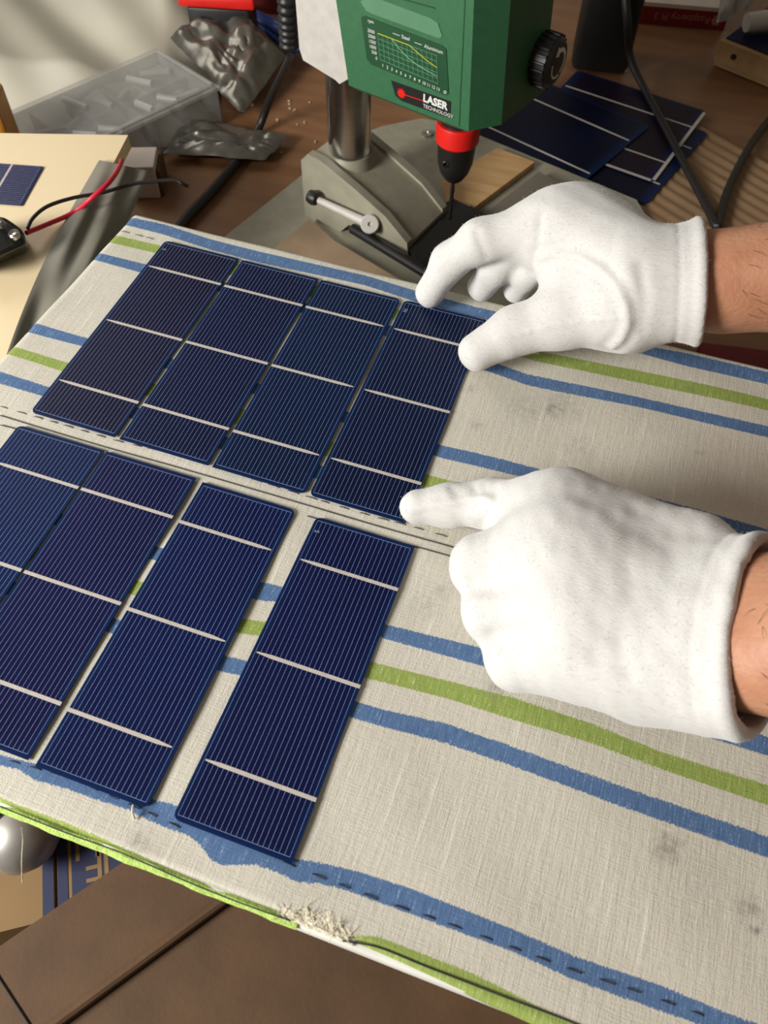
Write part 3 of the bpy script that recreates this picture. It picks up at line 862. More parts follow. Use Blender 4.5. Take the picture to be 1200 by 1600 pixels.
# ------------------------------------------------------------------ left side: cream board and what lies on it
CZ = -0.06
cb0 = P(200, 211, CZ); cb1 = P(181, 272, CZ)
ed = (P(20, 560, CZ) - cb0); ed[2] = 0; edl = np.linalg.norm(ed); ed /= edl
bd = np.array([ed[1], -ed[0], 0]);
if bd[0] > 0: bd = -bd
tl = P(-60, 207, CZ)
bd = (tl - cb0); bd[2] = 0; bd /= np.linalg.norm(bd)
poly = [cb0, cb0 + bd * 0.42, cb0 + bd * 0.42 + ed * 0.40, cb0 + ed * 0.40]
G().prism(poly, (0, 0, -0.012)).build('cream_board', M_cream, label='plain cream board at the left edge of the table', cat='board', smooth=False)
sc = thing('board_support_box', 'low carton hidden under the cream board', 'box', cb0 * 0 + (poly[0] + poly[2]) / 2 * [1, 1, 0] + [0, 0, TZ])
q = [(p_ * 0.78 + (poly[0] + poly[2]) / 2 * 0.22) for p_ in poly]
G().prism([(a[0], a[1], TZ + .0003) for a in q], (0, 0, CZ - 0.0125 - TZ)).build('carton_body', M_card, sc, smooth=False)
# cell on the cream board: long side runs left
e1 = P(68, 260, CZ + .001); e2 = P(34, 321, CZ + .001)
dirv = (e2 - e1)[:2]; dirv /= np.linalg.norm(dirv)
ang = math.atan2(dirv[1], dirv[0])
solar_cell('M', (e2[0], e2[1], CZ + 0.0006), ang + math.pi, (0.010, 0.008, 0.05), 'solar cell on the cream board beside the wires', group='solar cell on the cream board')
# junction box
jb = thing('junction_box', 'glossy black terminal box with two wires on the cream board', 'terminal box', P(10, 395, CZ))
def rbox(px_top, px_bot): pass
jt = [P(-40, 335, CZ + .028), P(8, 338, CZ + .028), P(36, 358, CZ + .026), P(40, 382, CZ + .020), P(-40, 418, CZ + .022)]
jbp = [P(-45, 360, CZ + .0005), P(6, 352, CZ + .0005), P(42, 372, CZ + .0005), P(48, 392, CZ + .0005), P(-45, 432, CZ + .0005)]
g = G(); v = jbp + jt; f = [(4, 3, 2, 1, 0), (5, 6, 7, 8, 9)] + [(i, (i + 1) % 5, 5 + (i + 1) % 5, 5 + i) for i in range(5)]
M_gloss = mat('glossy_black_plastic', S(30, 30, 28), 0.16)
o = g.add(v, f).build('box_shell', M_gloss, jb)
bvm = o.modifiers.new('bevel', 'BEVEL'); bvm.width = 0.0035; bvm.segments = 3
G().lathe(P(22, 366, CZ + .0275), (0, -.2, 1), [(0.004, -.002), (0.004, .001), (.003, .002), (0.001, .001)], 16).build('lid_screw', M_steel, jb)
G().tube([P(-12, 338, CZ + .031), P(4, 352, CZ + .031)], 0.003, n=10, smooth=0).build('lid_clip', M_steel, jb)
wr = [P(41, 364, CZ + .012), P(75, 350, CZ + .006), P(115, 332, CZ + .004), P(145, 308, CZ + .016), P(172, 283, CZ + .02), P(186, 262, CZ + .012), P(190, 250, CZ + .006)]
G().tube(wr, 0.0018, n=8).build('red_wire', M_redw, label='red wire from the black terminal box', cat='wire')
wb = [P(43, 357, CZ + .014), P(52, 340, CZ + .016), P(75, 322, CZ + .016), P(115, 309, CZ + .014), P(160, 301, CZ + .012), P(205, 288, CZ + .012), P(245, 283, CZ + .012), P(275, 282, CZ + .012), P(285, 287, CZ + .010), P(293, 291, CZ + .006)]
G().tube(wb, 0.0014, n=8).build('black_wire', M_blkw, label='thin black wire crossing the grey bag strip', cat='wire')
# grey plastic bag strip lying over the edge of the cream board
A = [(155, 250), (234, 262)]; Bq = [(0, 572), (150, 470)]
def strip(u, v):
    lx = 155 + (0 - 155) * v - 14 * math.sin(v * 3.0); rx = 236 + (118 - 236) * v
    ly = 250 + (590 - 250) * v; ry = 268 + (520 - 268) * v
    x = lx + (rx - lx) * u; y = ly + (ry - ly) * u
    z = CZ + 0.0025 + 0.0035 * math.sin(u * 5.0 + v * 2) ** 2 + 0.0012 * math.sin(u * 15 - v * 6) - 0.030 * max(0, u - 0.55) 
    z = max(z, CZ + 0.001 - 0.06 * max(0, u - 0.5))
    return P(x, y, z)
G().grid(strip, 26, 40).build('grey_bag', M_bagstrip, label='folded dark grey plastic bag along the cream board edge', cat='bag', fix=False, angle=None)
# little white box and cardboard scrap behind the bag
wq = P(213, 250, TZ + .035)
G().box(wq + np.array([0, 0.006, -.0174]), (0.030, 0.034, .034), rotz(22), bev=.001).build('small_carton', M_piW, label='small white carton standing by the cream board corner', cat='carton', smooth=False)
wq = P(234, 254, TZ + .028)
G().box(wq + np.array([0.003, 0.006, -.0139]), (0.010, 0.038, .027), rotz(24), bev=.001).build('cardboard_scrap', M_card, label='brown cardboard scrap beside the small white carton', cat='cardboard', smooth=False)

# ------------------------------------------------------------------ back left: sheet, organizer, bags
def sheet(u, v):
    x = -160 + 500 * u; y = 235 - 330 * v
    w = P(x, y, TZ)
    t = w[0] * 0.35 + w[1]
    edge = min(1, u * 6, (1 - u) * 7, v * 4, 1)
    z = TZ + 0.004 + edge * (0.030 + 0.011 * math.sin(t * 26 + 0.9 + 1.2 * math.sin(w[0] * 9)) + 0.004 * math.sin(t * 61 + w[0] * 22)) 
    return (w[0], w[1], max(z, TZ + 0.002))
G().grid(sheet, 60, 60).build('plastic_sheet', M_sheet, label='rumpled pale grey plastic sheet in the back left corner', cat='plastic sheet', fix=False, angle=None)
G().box(P(-24, 172, TZ + .09) + np.array([-0.02, 0.01, -0.043]), (0.05, 0.05, 0.09), rotz(30), bev=.003).build('orange_block', M_orange, label='orange wooden block at the left edge behind the cream board', cat='block', smooth=False)

OH = 0.0395; OT = TZ + 0.040
oc = P(340, 140, OT); oa = P(200, 206, OT) - oc; oa[2] = 0; oa /= np.linalg.norm(oa)
ob = np.array([oa[1], -oa[0], 0]); ob = ob if ob[0] < 0 else -ob
OM = np.stack([oa, ob, DZ], 1); OL, OW = 0.20, 0.105
og = thing('organizer_box', 'clear plastic organizer box with lid in the back left', 'organizer box', oc + oa * OL / 2 + ob * OW / 2 - [0, 0, OT - TZ])
oz0 = OT - OH
def ob_(a, b, z, s, bev=0): return (oc * [1, 1, 0] + oa * a + ob * b + [0, 0, z], s, OM, bev)
G().box(*ob_(OL / 2, OW / 2, oz0 + .001, (OL, OW, .002))).build('box_floor', M_clear2, og, smooth=False)
for a, b, s in ((OL / 2, 0.001, (OL, .002, OH)), (OL / 2, OW - .001, (OL, .002, OH)), (.001, OW / 2, (.002, OW, OH)), (OL - .001, OW / 2, (.002, OW, OH))):
    G().box(*ob_(a, b, oz0 + OH / 2, s)).build('box_wall', M_clear2, og, smooth=False)
for k in range(1, 5): G().box(*ob_(OL * k / 5, OW / 2, oz0 + OH * .45, (.0015, OW, OH * .8))).build('divider', M_clear2, og, smooth=False)
G().box(*ob_(OL / 2, OW * .5, oz0 + OH * .45, (OL, .0015, OH * .8))).build('divider', M_clear2, og, smooth=False)
lid = G().box(*ob_(OL / 2, OW / 2, OT + .0015, (OL + .004, OW + .004, .003)), ).build('lid', M_clear, og, smooth=False)
G().box(*ob_(OL / 2, .003, OT + .0045, (OL - .01, .004, .003), .001)).build('lid_rim', M_clear2, lid)
G().box(*ob_(.003, OW / 2, OT + .0045, (.004, OW - .01, .003), .001)).build('lid_rim', M_clear2, lid)
for k in range(14):
    a = 0.02 + (k % 7) * 0.024 + rng.uniform(-.004, .004); b = (0.03 if k < 7 else 0.072) + rng.uniform(-.012, .012)
    th = rng.uniform(-.5, .5) + (0.9 if k % 3 else -.2); ln = rng.uniform(.010, .016)
    c = oc * [1, 1, 0] + oa * a + ob * b + [0, 0, oz0 + OH * .72 + .004 * (k % 3)]
    d = (oa * math.cos(th) + ob * math.sin(th)) * ln
    G().tube([c - d, c + d], .0036, n=8, smooth=0).build('standoff_tube', M_tubeg, label='short pale plastic tube inside the clear organizer box', cat='tube', group='tubes in the organizer box')

def bag(name, corners, zs, m, label, seed, puff=0.006, crease=0.0035, n=34):
    """crumpled flat bag between four pixel corners (order around), heights zs"""
    r = np.random.default_rng(seed); ph = r.uniform(0, 6.28, 8); w = [np.array(P(x, y, z)) for (x, y), z in zip(corners, zs)]
    def f(sgn):
        def h(u, v):
            p = (w[0] * (1 - u) + w[1] * u) * (1 - v) + (w[3] * (1 - u) + w[2] * u) * v
            e = min(1, min(u, 1 - u, v, 1 - v) * 7)
            b = puff * e ** .6
            cr0 = crease * (abs(math.sin(5 * u + 7 * v + ph[0])) + abs(math.sin(9 * u - 6 * v + ph[1])) * .8 + abs(math.sin(3 * u + 13 * v + ph[2])) * .5 - 1.1)
            nv = mnoise.noise(Vector((u * 3.1 + seed, v * 3.3, 1.7))); nv2 = mnoise.noise(Vector((u * 7.1, v * 6.3 + seed, 4.2)))
            cr = crease * (2.2 * abs(nv) + 1.4 * abs(nv2) - .6) + .25 * cr0
            wob = 0.003 * np.array([math.sin(v * 9 + ph[3]), math.sin(u * 8 + ph[4]), 0])
            return tuple(p + wob + np.array([0, 0, sgn * b + cr * (.35 + .65 * e) + 0.004]))
        return h
    return G().grid(f(1), n, n).grid(f(-.35), n, n).build(name, m, label=label, cat='bag', fix=False, angle=40)
bag('antistatic_bag', [(268, 66), (352, 12), (446, 96), (378, 186)], [TZ + .035, TZ + .045, TZ + .02, TZ + .012], M_anti, 'crumpled silver grey antistatic bag leaning on the organizer box', 3, .010, .006)
bag('antistatic_bag', [(252, 246), (284, 192), (455, 222), (418, 258)], [TZ + .006, TZ + .007, TZ + .006, TZ + .006], M_anti, 'flat silver antistatic bag lying on the bare table left of the drill press', 5, .005, .0035)
# blue cable coil and red, maroon things at the top edge
g = G()
for k in range(5):
    z = TZ + .012 + .006 * (k % 3)
    g.tube([P(372 + 4 * k, 6 + 5 * k, z), P(400 + 3 * k, 20 + 6 * k, z + .004), P(430, 34 + 7 * k, z), P(452, 46 + 8 * k, z), P(470, 40 + 9 * k, z + .002)], .0034, n=8)
bc = g.build('blue_cable', M_bluec, label='bundled blue cable behind the leaning antistatic bag', cat='cable')
G().tube([P(388, 20, TZ + .03), P(386, 36, TZ + .028), P(383, 46, TZ + .02)], .0016, n=6).build('cable_tie', M_white, bc)
G().box(P(330, -8, TZ + .075) + np.array([0, .02, -.006]), (.085, .05, .012), rotz(14), bev=.003).build('red_case', M_red, label='bright red plastic case at the top edge of the picture', cat='case')
G().box(P(330, -8, TZ + .075) + np.array([0, .02, -.045]), (.07, .04, .062), rotz(14), bev=.003).build('dark_case', M_black, label='dark case under the bright red plastic case', cat='case')
G().box(P(430, 4, TZ + .02) + np.array([0.01, .05, -.0005]), (.10, .07, .04), rotz(10), bev=.002).build('maroon_box', M_maroon, label='maroon box behind the blue cable', cat='box', smooth=False)
# mains cable of the drill press
G().tube([hit(454, 88, D(0, 0, 0), DV), P(440, 118, -.075), P(420, 160, -.125), P(402, 205, TZ + .006), P(372, 250, TZ + .006), P(330, 300, TZ + .006), P(288, 345, TZ + .006), P(262, 390, TZ + .006), P(240, 450, TZ + .006)],
         [.0034, .0036, .0040, .0042, .0046, .0048, .0048, .0048, .0048], n=12).build('power_cable', M_blkw, label='black power cable running from the drill press to the towel board', cat='cable')

# ------------------------------------------------------------------ back right
q0 = P(890, 112, TZ); q1 = P(978, 122, TZ); qd = q1 - q0; ql = np.linalg.norm(qd); qd /= ql; qn = np.array([-qd[1], qd[0], 0])
G().box((q0 + q1) / 2 + qn * .03 + [0, 0, .0905], (ql, .06, .18), np.stack([qd, qn, DZ], 1), bev=.008).build('black_case', M_black, label='tall black case standing behind the drill press head', cat='case')
b0 = P(985, 36, TZ); b1 = P(1124, 48, TZ)
pd = b1 - b0; pd[2] = 0; pl = np.linalg.norm(pd); pd /= pl; pn = np.array([-pd[1], pd[0], 0])
pb = thing('computer_carton', 'small red and white carton with upside down lettering', 'carton', (b0 + b1) / 2 + pn * .037)
PM = np.stack([pd, pn, DZ], 1); mid = (b0 + b1) / 2
G().box(mid + pn * .037 + [0, 0, .0108], (pl + .01, .074, .021), PM).build('carton_body', M_piRed, pb, smooth=False)
G().box(mid + pn * .037 + [0, 0, .0236], (pl + .0105, .0745, .0045), PM).build('carton_top', M_piW, pb, smooth=False)
g = G()
text_mesh(g, 'Raspberry Pi 3', mid + pd * (pl * .36) - pn * .0006 + [0, 0, .0115], -pd, -DZ, 0.0115, .0002, 'LEFT')
g.build('carton_lettering', M_pitext, pb, smooth=False, kind='stuff')
g = G(); c = mid + pd * (pl * .43) - pn * .0004 + np.array([0, 0, .0115])
for r0_, an in [(0, 0)] + [(.0042, k * math.pi / 3) for k in range(6)]:
    g.lathe(c + r0_ * (pd * math.cos(an) + DZ * math.sin(an)), -pn, [(0.0016, 0), (0.0022, .0003), (.0018, .0004), (0, .0004)], 10)
g.build('carton_emblem', M_pitext, pb, kind='stuff')
# plywood tray with cells at the right edge
ta = P(1120, 78, TZ + .02); tbq = P(1205, 112, TZ + .02)
td = tbq - ta; td[2] = 0; td /= np.linalg.norm(td); tn = np.array([-td[1], td[0], 0]); TM = np.stack([td, tn, DZ], 1)
tr = thing('plywood_tray', 'plywood frame piece with a screw hole at the top right', 'plywood frame', ta + td * .09 + tn * .05 + [0, 0, -.02])
G().box(ta + td * .10 + tn * .006 + [0, 0, .000], (.20, .012, .022), TM).build('front_rail', M_ply, tr, smooth=False)
G().box(ta + td * .006 + tn * .09 + [0, 0, -.002], (.012, .17, .018), TM).build('side_rail', M_ply, tr, smooth=False)
G().box(ta + td * .10 + tn * .09 + [0, 0, -.0155], (.20, .17, .007), TM).build('tray_floor', M_ply, tr, smooth=False)
G().lathe(ta + td * .022 - tn * .0002 + [0, 0, .0], -tn, [(.0016, 0), (.0034, 0), (.0034, .0008), (.0016, .0008)], 16).build('screw_hole', M_black, tr)
G().box(ta + td * .062 + tn * .09 + [0, 0, .0118], (.118, .165, .0012), TM).build('tray_cell', M_cell, label='dark solar cell lying on the plywood frame', cat='solar cell', smooth=False).color = (.004, .006, .03, 1)
G().tube([ta + td * .012 + tn * .03 + [0, 0, .024], ta + td * .05 + tn * .075 + [0, 0, .026], ta + td * .10 + tn * .12 + [0, 0, .026]], [.010, .012, .012], n=14).build('white_bottle', mat('frosted_white_plastic', S(200, 194, 184), .4), label='whitish plastic bottle lying on the plywood frame', cat='bottle')
bag('clear_bag', [(1122, 40), (1132, -20), (1200, -20), (1160, 20)], [TZ + .03, TZ + .05, TZ + .05, TZ + .045], mat('grey_clear_film', S(140, 134, 124), .3, alpha=.7), 'clear plastic bag beside the red and white carton', 9, .006, .004, 20)
# corrugated cardboard sheet with flute lines
cs = thing('cardboard_sheet', 'flattened corrugated cardboard right of the solar cell stack', 'cardboard', P(1110, 280, TZ))
k0 = P(1088, 192, TZ + .004); k1 = P(1215, 262, TZ + .004); k2 = P(1030, 420, TZ + .004) 
kd = k1 - k0; kd[2] = 0; kl = np.linalg.norm(kd); kd /= kl; kn = np.array([kd[1], -kd[0], 0])
if kn[1] > 0: kn = -kn
nn = 90
g = G(); V = []; F_ = []
for i in range(nn + 1):
    s_ = i / nn * 0.22; h = .0034 + .0007 * math.sin(i * 1.05)
    for t in (-.004, kl + .09):
        p = k0 + kd * (t + .003 * math.sin(i * .7) * (t < 0)) + kn * s_
        V += [(p[0], p[1], TZ + .0003), (p[0], p[1], TZ + h)]
for i in range(nn):
    a = i * 4; b = a + 4
    F_ += [(a + 1, a + 3, b + 3, b + 1), (a, b, b + 2, a + 2), (a, a + 1, b + 1, b), (a + 2, b + 2, b + 3, a + 3)]
F_ += [(0, 2, 3, 1), (nn * 4, nn * 4 + 1, nn * 4 + 3, nn * 4 + 2)]
g.add(V, F_).build('corrugated_sheet', mat('dull_cardboard', S(150, 120, 88), .8), cs)
# loose black cable in a V
zt = TZ + .0045
G().tube([P(975, -30, TZ + .10), P(980, 30, TZ + .07), P(985, 90, TZ + .03), P(1005, 135, TZ + .012), P(1040, 200, TZ + .012), P(1075, 268, TZ + .010), P(1105, 325, TZ + .009), P(1118, 352, TZ + .009), P(1124, 345, TZ + .009), P(1136, 300, TZ + .009), P(1165, 240, TZ + .009), P(1200, 190, TZ + .006), P(1240, 150, TZ + .006)],
         [.0052, .0048, .0042, .004, .004, .004, .004, .004, .004, .004, .004, .004, .004], n=10).build('loose_cable', M_blkw, label='loose black cable bent to a V behind the right wrist', cat='cable')
g = G(); c = P(973, 110, TZ + .0004); V = []
for k in range(20):
    a = 2 * math.pi * k / 20
    for r, z in ((.0032, 0), (.0054, 0), (.0054, .0012), (.0032, .0012)): V.append(c + np.array([r * math.cos(a), r * math.sin(a), z]))
g.add(V, [(k * 4 + j, k * 4 + (j + 1) % 4, ((k + 1) % 20) * 4 + (j + 1) % 4, ((k + 1) % 20) * 4 + j) for k in range(20) for j in range(4)])
g.build('washer', M_white, label='small white washer lying on the table by the black case', cat='washer')
G().box(P(1150, 556, TZ + .03) + np.array([.03, -.02, -.0135]), (.11, .07, .032), rotz(10), bev=.003).build('red_box', mat('dark_red_card', S(120, 24, 28), .6), label='dark red box on the table under the right wrist', cat='box', smooth=False)
# crumbs
g = G()
for k in range(22):
    x, y = rng.uniform(380, 560), rng.uniform(120, 240)
    if k % 3 == 0: x, y = rng.uniform(600, 700), rng.uniform(232, 262)
    if k % 5 == 0: x, y = rng.uniform(380, 470), rng.uniform(150, 200)
    p = P(x, y, TZ + .001); s_ = rng.uniform(.0006, .0018)
    if 600 <= x: p = P(x, y, BZ + .0006)
    g.box(p, (s_ * 2, s_, s_), rotz(rng.uniform(0, 180)))
g.build('wood_chips', mat('pale_chips', S(206, 184, 150), .8), label='pale drilling chips scattered on the table', cat='chips', kind='stuff', smooth=False)

# ------------------------------------------------------------------ below the front edge: boxes
KZ = -0.24
c1 = P(86, 1310, KZ); c2 = P(88, 1415, KZ); kd = c2 - c1; kd /= np.linalg.norm(kd); kx = np.array([-kd[1], kd[0], 0])
if kx[0] < 0: kx = -kx
KM = np.stack([kx, kd, DZ], 1)
pc = thing('printed_carton', 'tan carton with navy blue print below the towel hem', 'carton', np.array([c1[0], c1[1], FZ]))
K = lambda a, b, z: c1 * [1, 1, 0] + kx * a + kd * b + np.array([0, 0, z])
H_ = KZ - FZ - .004
G().box(K(-.045, -.055, FZ + H_ / 2), (.21, .21, H_), KM).build('carton_body', M_carton, pc, smooth=False)
f1 = G().box(K(-.0755, -.055, KZ - .002), (.149, .21, .004), KM).build('top_flap', M_carton, pc, smooth=False)
f2 = G().box(K(.0305, -.055, KZ - .002), (.059, .21, .004), KM).build('top_flap', M_carton, pc, smooth=False)
wl = -(P(67, 1427, KZ) - c1) @ kx; wr_ = (P(107, 1398, KZ) - c1) @ kx; ws = (P(113, 1398, KZ) - c1) @ kx
G().box(K(-wl / 2 - .0006, -.055, KZ + .0002), (wl - .0012, .208, .0003), KM).build('print_band', M_bluep, f1, smooth=False)
G().box(K(wr_ / 2 + .0006, -.055, KZ + .0002), (wr_ - .0012, .208, .0003), KM).build('print_band', M_bluep, f2, smooth=False)
G().box(K((ws + .06) / 2, -.055, KZ + .0002), (.06 - ws, .208, .0003), KM).build('print_band', M_bluep, f2, smooth=False)
for s_, px, sz in (('F', (148, 1350), .028), ('U', (136, 1318), .026), ('I', (166, 1345), .028)):
    g = G(); text_mesh(g, s_, P(*px, KZ + .0005), -kx, kd, sz, .0001, 'CENTER')
    g.build('print_letter', M_carton, f2, smooth=False)
# metal canister on the carton
mc = P(22, 1292, KZ + .026)
mt = thing('metal_canister', 'rounded silver metal canister under the left end of the hem', 'canister', mc - [0, 0, .0255])
axm = np.array([0.86, -0.30, 0.20]); axm /= np.linalg.norm(axm)
def lob(c, r, s=1.0, n=18): return [(r * math.sin(math.pi * i / n), -r * s * math.cos(math.pi * i / n)) for i in range(n + 1)]
G().lathe(mc - axm * .012, axm, [(0, -.035), (.012, -.033), (.0215, -.024), (.0250, -.010), (.0250, .006), (.0235, .011), (.0215, .0125), (0, .0125)], 40).build('canister_body', M_metal, mt)
G().lathe(mc + axm * .002, axm, [(0, 0), (.0205, 0), (.0205, .003), (0, .003)], 40).build('canister_groove', M_black, mt)
G().lathe(mc + axm * .0045, axm, [(0, 0), (.0215, 0), (.0235, .002), (.0238, .008), (.0205, .017), (.013, .0235), (0, .026)], 40).build('canister_cap', M_metal, mt)
# brown open box in front
FBZ = -0.205
e0 = P(0, 1478, FBZ); e1 = P(185, 1352, FBZ); fd = e1 - e0; fd /= np.linalg.norm(fd)
r0 = P(80, 1600, FBZ); r1 = P(335, 1405, FBZ)
bb = thing('cardboard_box', 'large plain brown cardboard box below the front of the board', 'box', (0.06, -0.12, FZ))
fa = np.array([fd[1], -fd[0], 0]); fa = fa if fa[0] > 0 else -fa      # points right/near
ea = e0 - fd * .16; eb = e1 + fd * .07
w_ = abs((r0 - e0) @ fa)
g = G()
def wv(a, b, t): return a * (1 - t) + b * t
na = 14
lft = [wv(ea, eb, i / (na - 1)) for i in range(na)]
G().prism([ea, eb, eb + fa * w_ + [0, 0, .0], ea + fa * w_], (0, 0, -.004)).build('box_flap', M_card, bb, smooth=False)
rp = [ea + fa * (w_ + .001) + fd * t + np.array([0, 0, .0005]) for t in np.linspace(0, .34, 12)]
rp = [q for q in rp if q[1] < 0.07]
G().tube(rp, .0036, n=10, smooth=2).build('fold_ridge', M_card, bb)
s0 = ea + fa * (w_ + .003) ; s1 = eb + fa * (w_ + .003)
s0 = s0 + np.array([0, 0, -.003]); s1 = s1 + np.array([0, 0, -.003])
far = np.array([.42, s1[1], FBZ - .003])
G().prism([s0, s1, far, np.array([.42, -.34, FBZ - .003])], (0, 0, -.004)).build('box_top', M_card, bb, smooth=False)
bz1 = FBZ - .0075
G().prism([np.array([q[0], q[1], FZ]) for q in ((-.045, -.33), (.41, -.33), (.41, -.002), (-.045, -.002))], (0, 0, bz1 - FZ)).build('box_body', M_card, bb, smooth=False)
c = P(0, 1530, FBZ + .0004); c2_ = P(48, 1604, FBZ + .0004)
G().tube([c - (c2_ - c) * .3, c, c2_], .0006, n=5, smooth=0).build('flap_slit', M_blkw, bb)

# ------------------------------------------------------------------ person: body, gloves, hair
def cap(p, a, b, r1, r2):
    a = np.asarray(a, np.float32); b = np.asarray(b, np.float32); d = b - a; L2 = float(d @ d) + 1e-12
    t = np.clip(((p - a) @ d) / L2, 0, 1)
    q = p - a - t[..., None] * d
    return np.sqrt((q * q).sum(-1)) - (r1 + (r2 - r1) * t)
def smin(a, b, k):
    h = np.clip(0.5 + 0.5 * (b - a) / k, 0, 1)
    return b * (1 - h) + a * h - k * h * (1 - h)
def chain(p, pts, rs, k=0.004):
    d = None
    for i in range(len(pts) - 1):
        e = cap(p, pts[i], pts[i + 1], rs[i], rs[i + 1])
        d = e if d is None else smin(d, e, k)
    return d
def polydist(p, pts):
    d = None
    for i in range(len(pts) - 1):
        e = cap(p, pts[i], pts[i + 1], 0, 0); d = e if d is None else np.minimum(d, e)
    return d
def surface_nets(F, o, h):
    """F sampled on a grid; returns vertices, quads of the zero surface"""
    nx, ny, nz = F.shape; ins = F < 0
    acc = np.zeros((nx - 1, ny - 1, nz - 1, 3), np.float32); cnt = np.zeros((nx - 1, ny - 1, nz - 1), np.float32)
    sl = lambda o_, n: slice(o_, n - 1 + o_)
    for ax in range(3):
        for a in (0, 1):
            for b in (0, 1):
                off = [0, 0, 0]; oth = [i for i in range(3) if i != ax]; off[oth[0]] = a; off[oth[1]] = b
                s0 = tuple(sl(off[i], F.shape[i]) for i in range(3))
                off2 = off[:]; off2[ax] = 1
                s1 = tuple(sl(off2[i], F.shape[i]) for i in range(3))
                f0, f1 = F[s0], F[s1]; m = ins[s0] != ins[s1]
                t = np.where(m, f0 / np.where(f0 - f1 == 0, 1, f0 - f1), 0)
                for i in range(3):
                    acc[..., i] += np.where(m, (t if i == ax else off[i]), 0)
                cnt += m
    act = cnt > 0
    idx = np.full(act.shape, -1, np.int64); idx[act] = np.arange(act.sum())
    ii = np.argwhere(act)
    V = (ii + acc[act] / cnt[act][:, None]) * h + o
    Q = []
    for ax in range(3):
        oth = [i for i in range(3) if i != ax]
        s0 = [slice(1, -1)] * 3; s1 = [slice(1, -1)] * 3
        s0[ax] = slice(0, -1); s1[ax] = slice(1, None)
        m = ins[tuple(s0)] != ins[tuple(s1)]
        e = np.argwhere(m); 
        if not len(e): continue
        full = e.copy(); full[:, oth[0]] += 1; full[:, oth[1]] += 1
        inside0 = ins[tuple(full.T)]
        c = []
        for a, b in ((1, 1), (0, 1), (0, 0), (1, 0)):
            q = full.copy(); q[:, oth[0]] -= a; q[:, oth[1]] -= b; c.append(idx[tuple(q.T)])
        c = np.stack(c, 1)
        flip = inside0 if ax != 1 else ~inside0
        c[~flip] = c[~flip][:, ::-1]
        Q.append(c)
    return V, np.concatenate(Q)
def sdf_mesh(fn, lo, hi, h):
    lo = np.array(lo, np.float32); hi = np.array(hi, np.float32)
    n = np.ceil((hi - lo) / h).astype(int) + 1
    gx = [lo[i] + h * np.arange(n[i], dtype=np.float32) for i in range(3)]
    F = np.empty(n, np.float32)
    for i0 in range(0, n[0], 24):
        Pn = np.stack(np.meshgrid(gx[0][i0:i0 + 24], gx[1], gx[2], indexing='ij'), -1)
        F[i0:i0 + 24] = fn(Pn)
    return surface_nets(F, lo, h)
def raw_obj(name, V, Q, m, parent, label=None, kind=None):
    o0 = ORG[parent.name]
    me = bpy.data.meshes.new(name)
    me.from_pydata((V - o0).tolist(), [], Q.tolist())
    bm = bmesh.new(); bm.from_mesh(me); bmesh.ops.recalc_face_normals(bm, faces=bm.faces[:]); bm.to_mesh(me); bm.free()
    me.materials.append(m); me.polygons.foreach_set('use_smooth', [True] * len(me.polygons))
    o = bpy.data.objects.new(name, me); COL.objects.link(o); o.parent = parent; ORG[o.name] = o0
    return tag(o, label, None, None, kind)
def march(fn, px, py, z0=0.14):
    """where the sight line through a photo pixel meets a surface"""
    d = CR @ np.array([(px - 600) / FPX, -(py - 800) / FPX, -1.0]); d /= np.linalg.norm(d)
    t = 0.15
    for _ in range(90):
        s = float(fn((CAM_LOC + d * t)[None].astype(np.float32))[0])
        if s < 0.0003: break
        t += max(s * 0.8, 0.0002)
    return CAM_LOC + d * t
def wob(p, amp, fr, seed):
    r = np.random.default_rng(seed); s = 0
    for _ in range(5):
        k = r.normal(0, fr, 3).astype(np.float32); s = s + np.sin(p @ k + r.uniform(0, 6.28))
    return amp * s / 2.2

class Cuff:
    def __init__(s, c, ax, w, rw, rh, ln):
        s.c = np.array(c, np.float32); s.a = np.array(ax, np.float32); s.a /= np.linalg.norm(s.a)
        w = np.array(w, np.float32); w -= s.a * (w @ s.a); s.w = w / np.linalg.norm(w); s.h = np.cross(s.a, s.w)
        s.rw, s.rh, s.ln = rw, rh, ln
    def loc(s, p):
        q = p - s.c; return q @ s.a, q @ s.w, q @ s.h
    def ell(s, W, H, rw, rh):
        k = np.sqrt((W / rw) ** 2 + (H / rh) ** 2); g = np.sqrt((W / rw ** 2) ** 2 + (H / rh ** 2) ** 2) + 1e-6
        return k * (k - 1) / g
    def fl(s, t):
        return 1 + s.flare * np.clip((t + s.ln) / s.ln, 0, 1) ** 2 - 0.05 * np.exp(-((t + s.ln * .62) / .010) ** 2)
    def solid(s, p, flare=0.10):
        s.flare = flare
        t, W, H = s.loc(p); fl = s.fl(t)
        d = s.ell(W / fl, H / fl, s.rw, s.rh) - 0.0012 * np.exp(-((t + .0035) / .003) ** 2) + 0.0007 * np.exp(-((t + .0135) / .0012) ** 2)
        dt = np.maximum(t, -s.ln - t)
        r = 0.0018
        return np.minimum(np.maximum(d + r, dt + r), 0) + np.sqrt(np.maximum(d + r, 0) ** 2 + np.maximum(dt + r, 0) ** 2) - r
    def cut(s, p, th=0.0036, deep=0.016):
        t, W, H = s.loc(p); fl = s.fl(t)
        d = s.ell(W / fl, H / fl, s.rw - th, s.rh - th)
        return np.maximum(d, -deep - t)

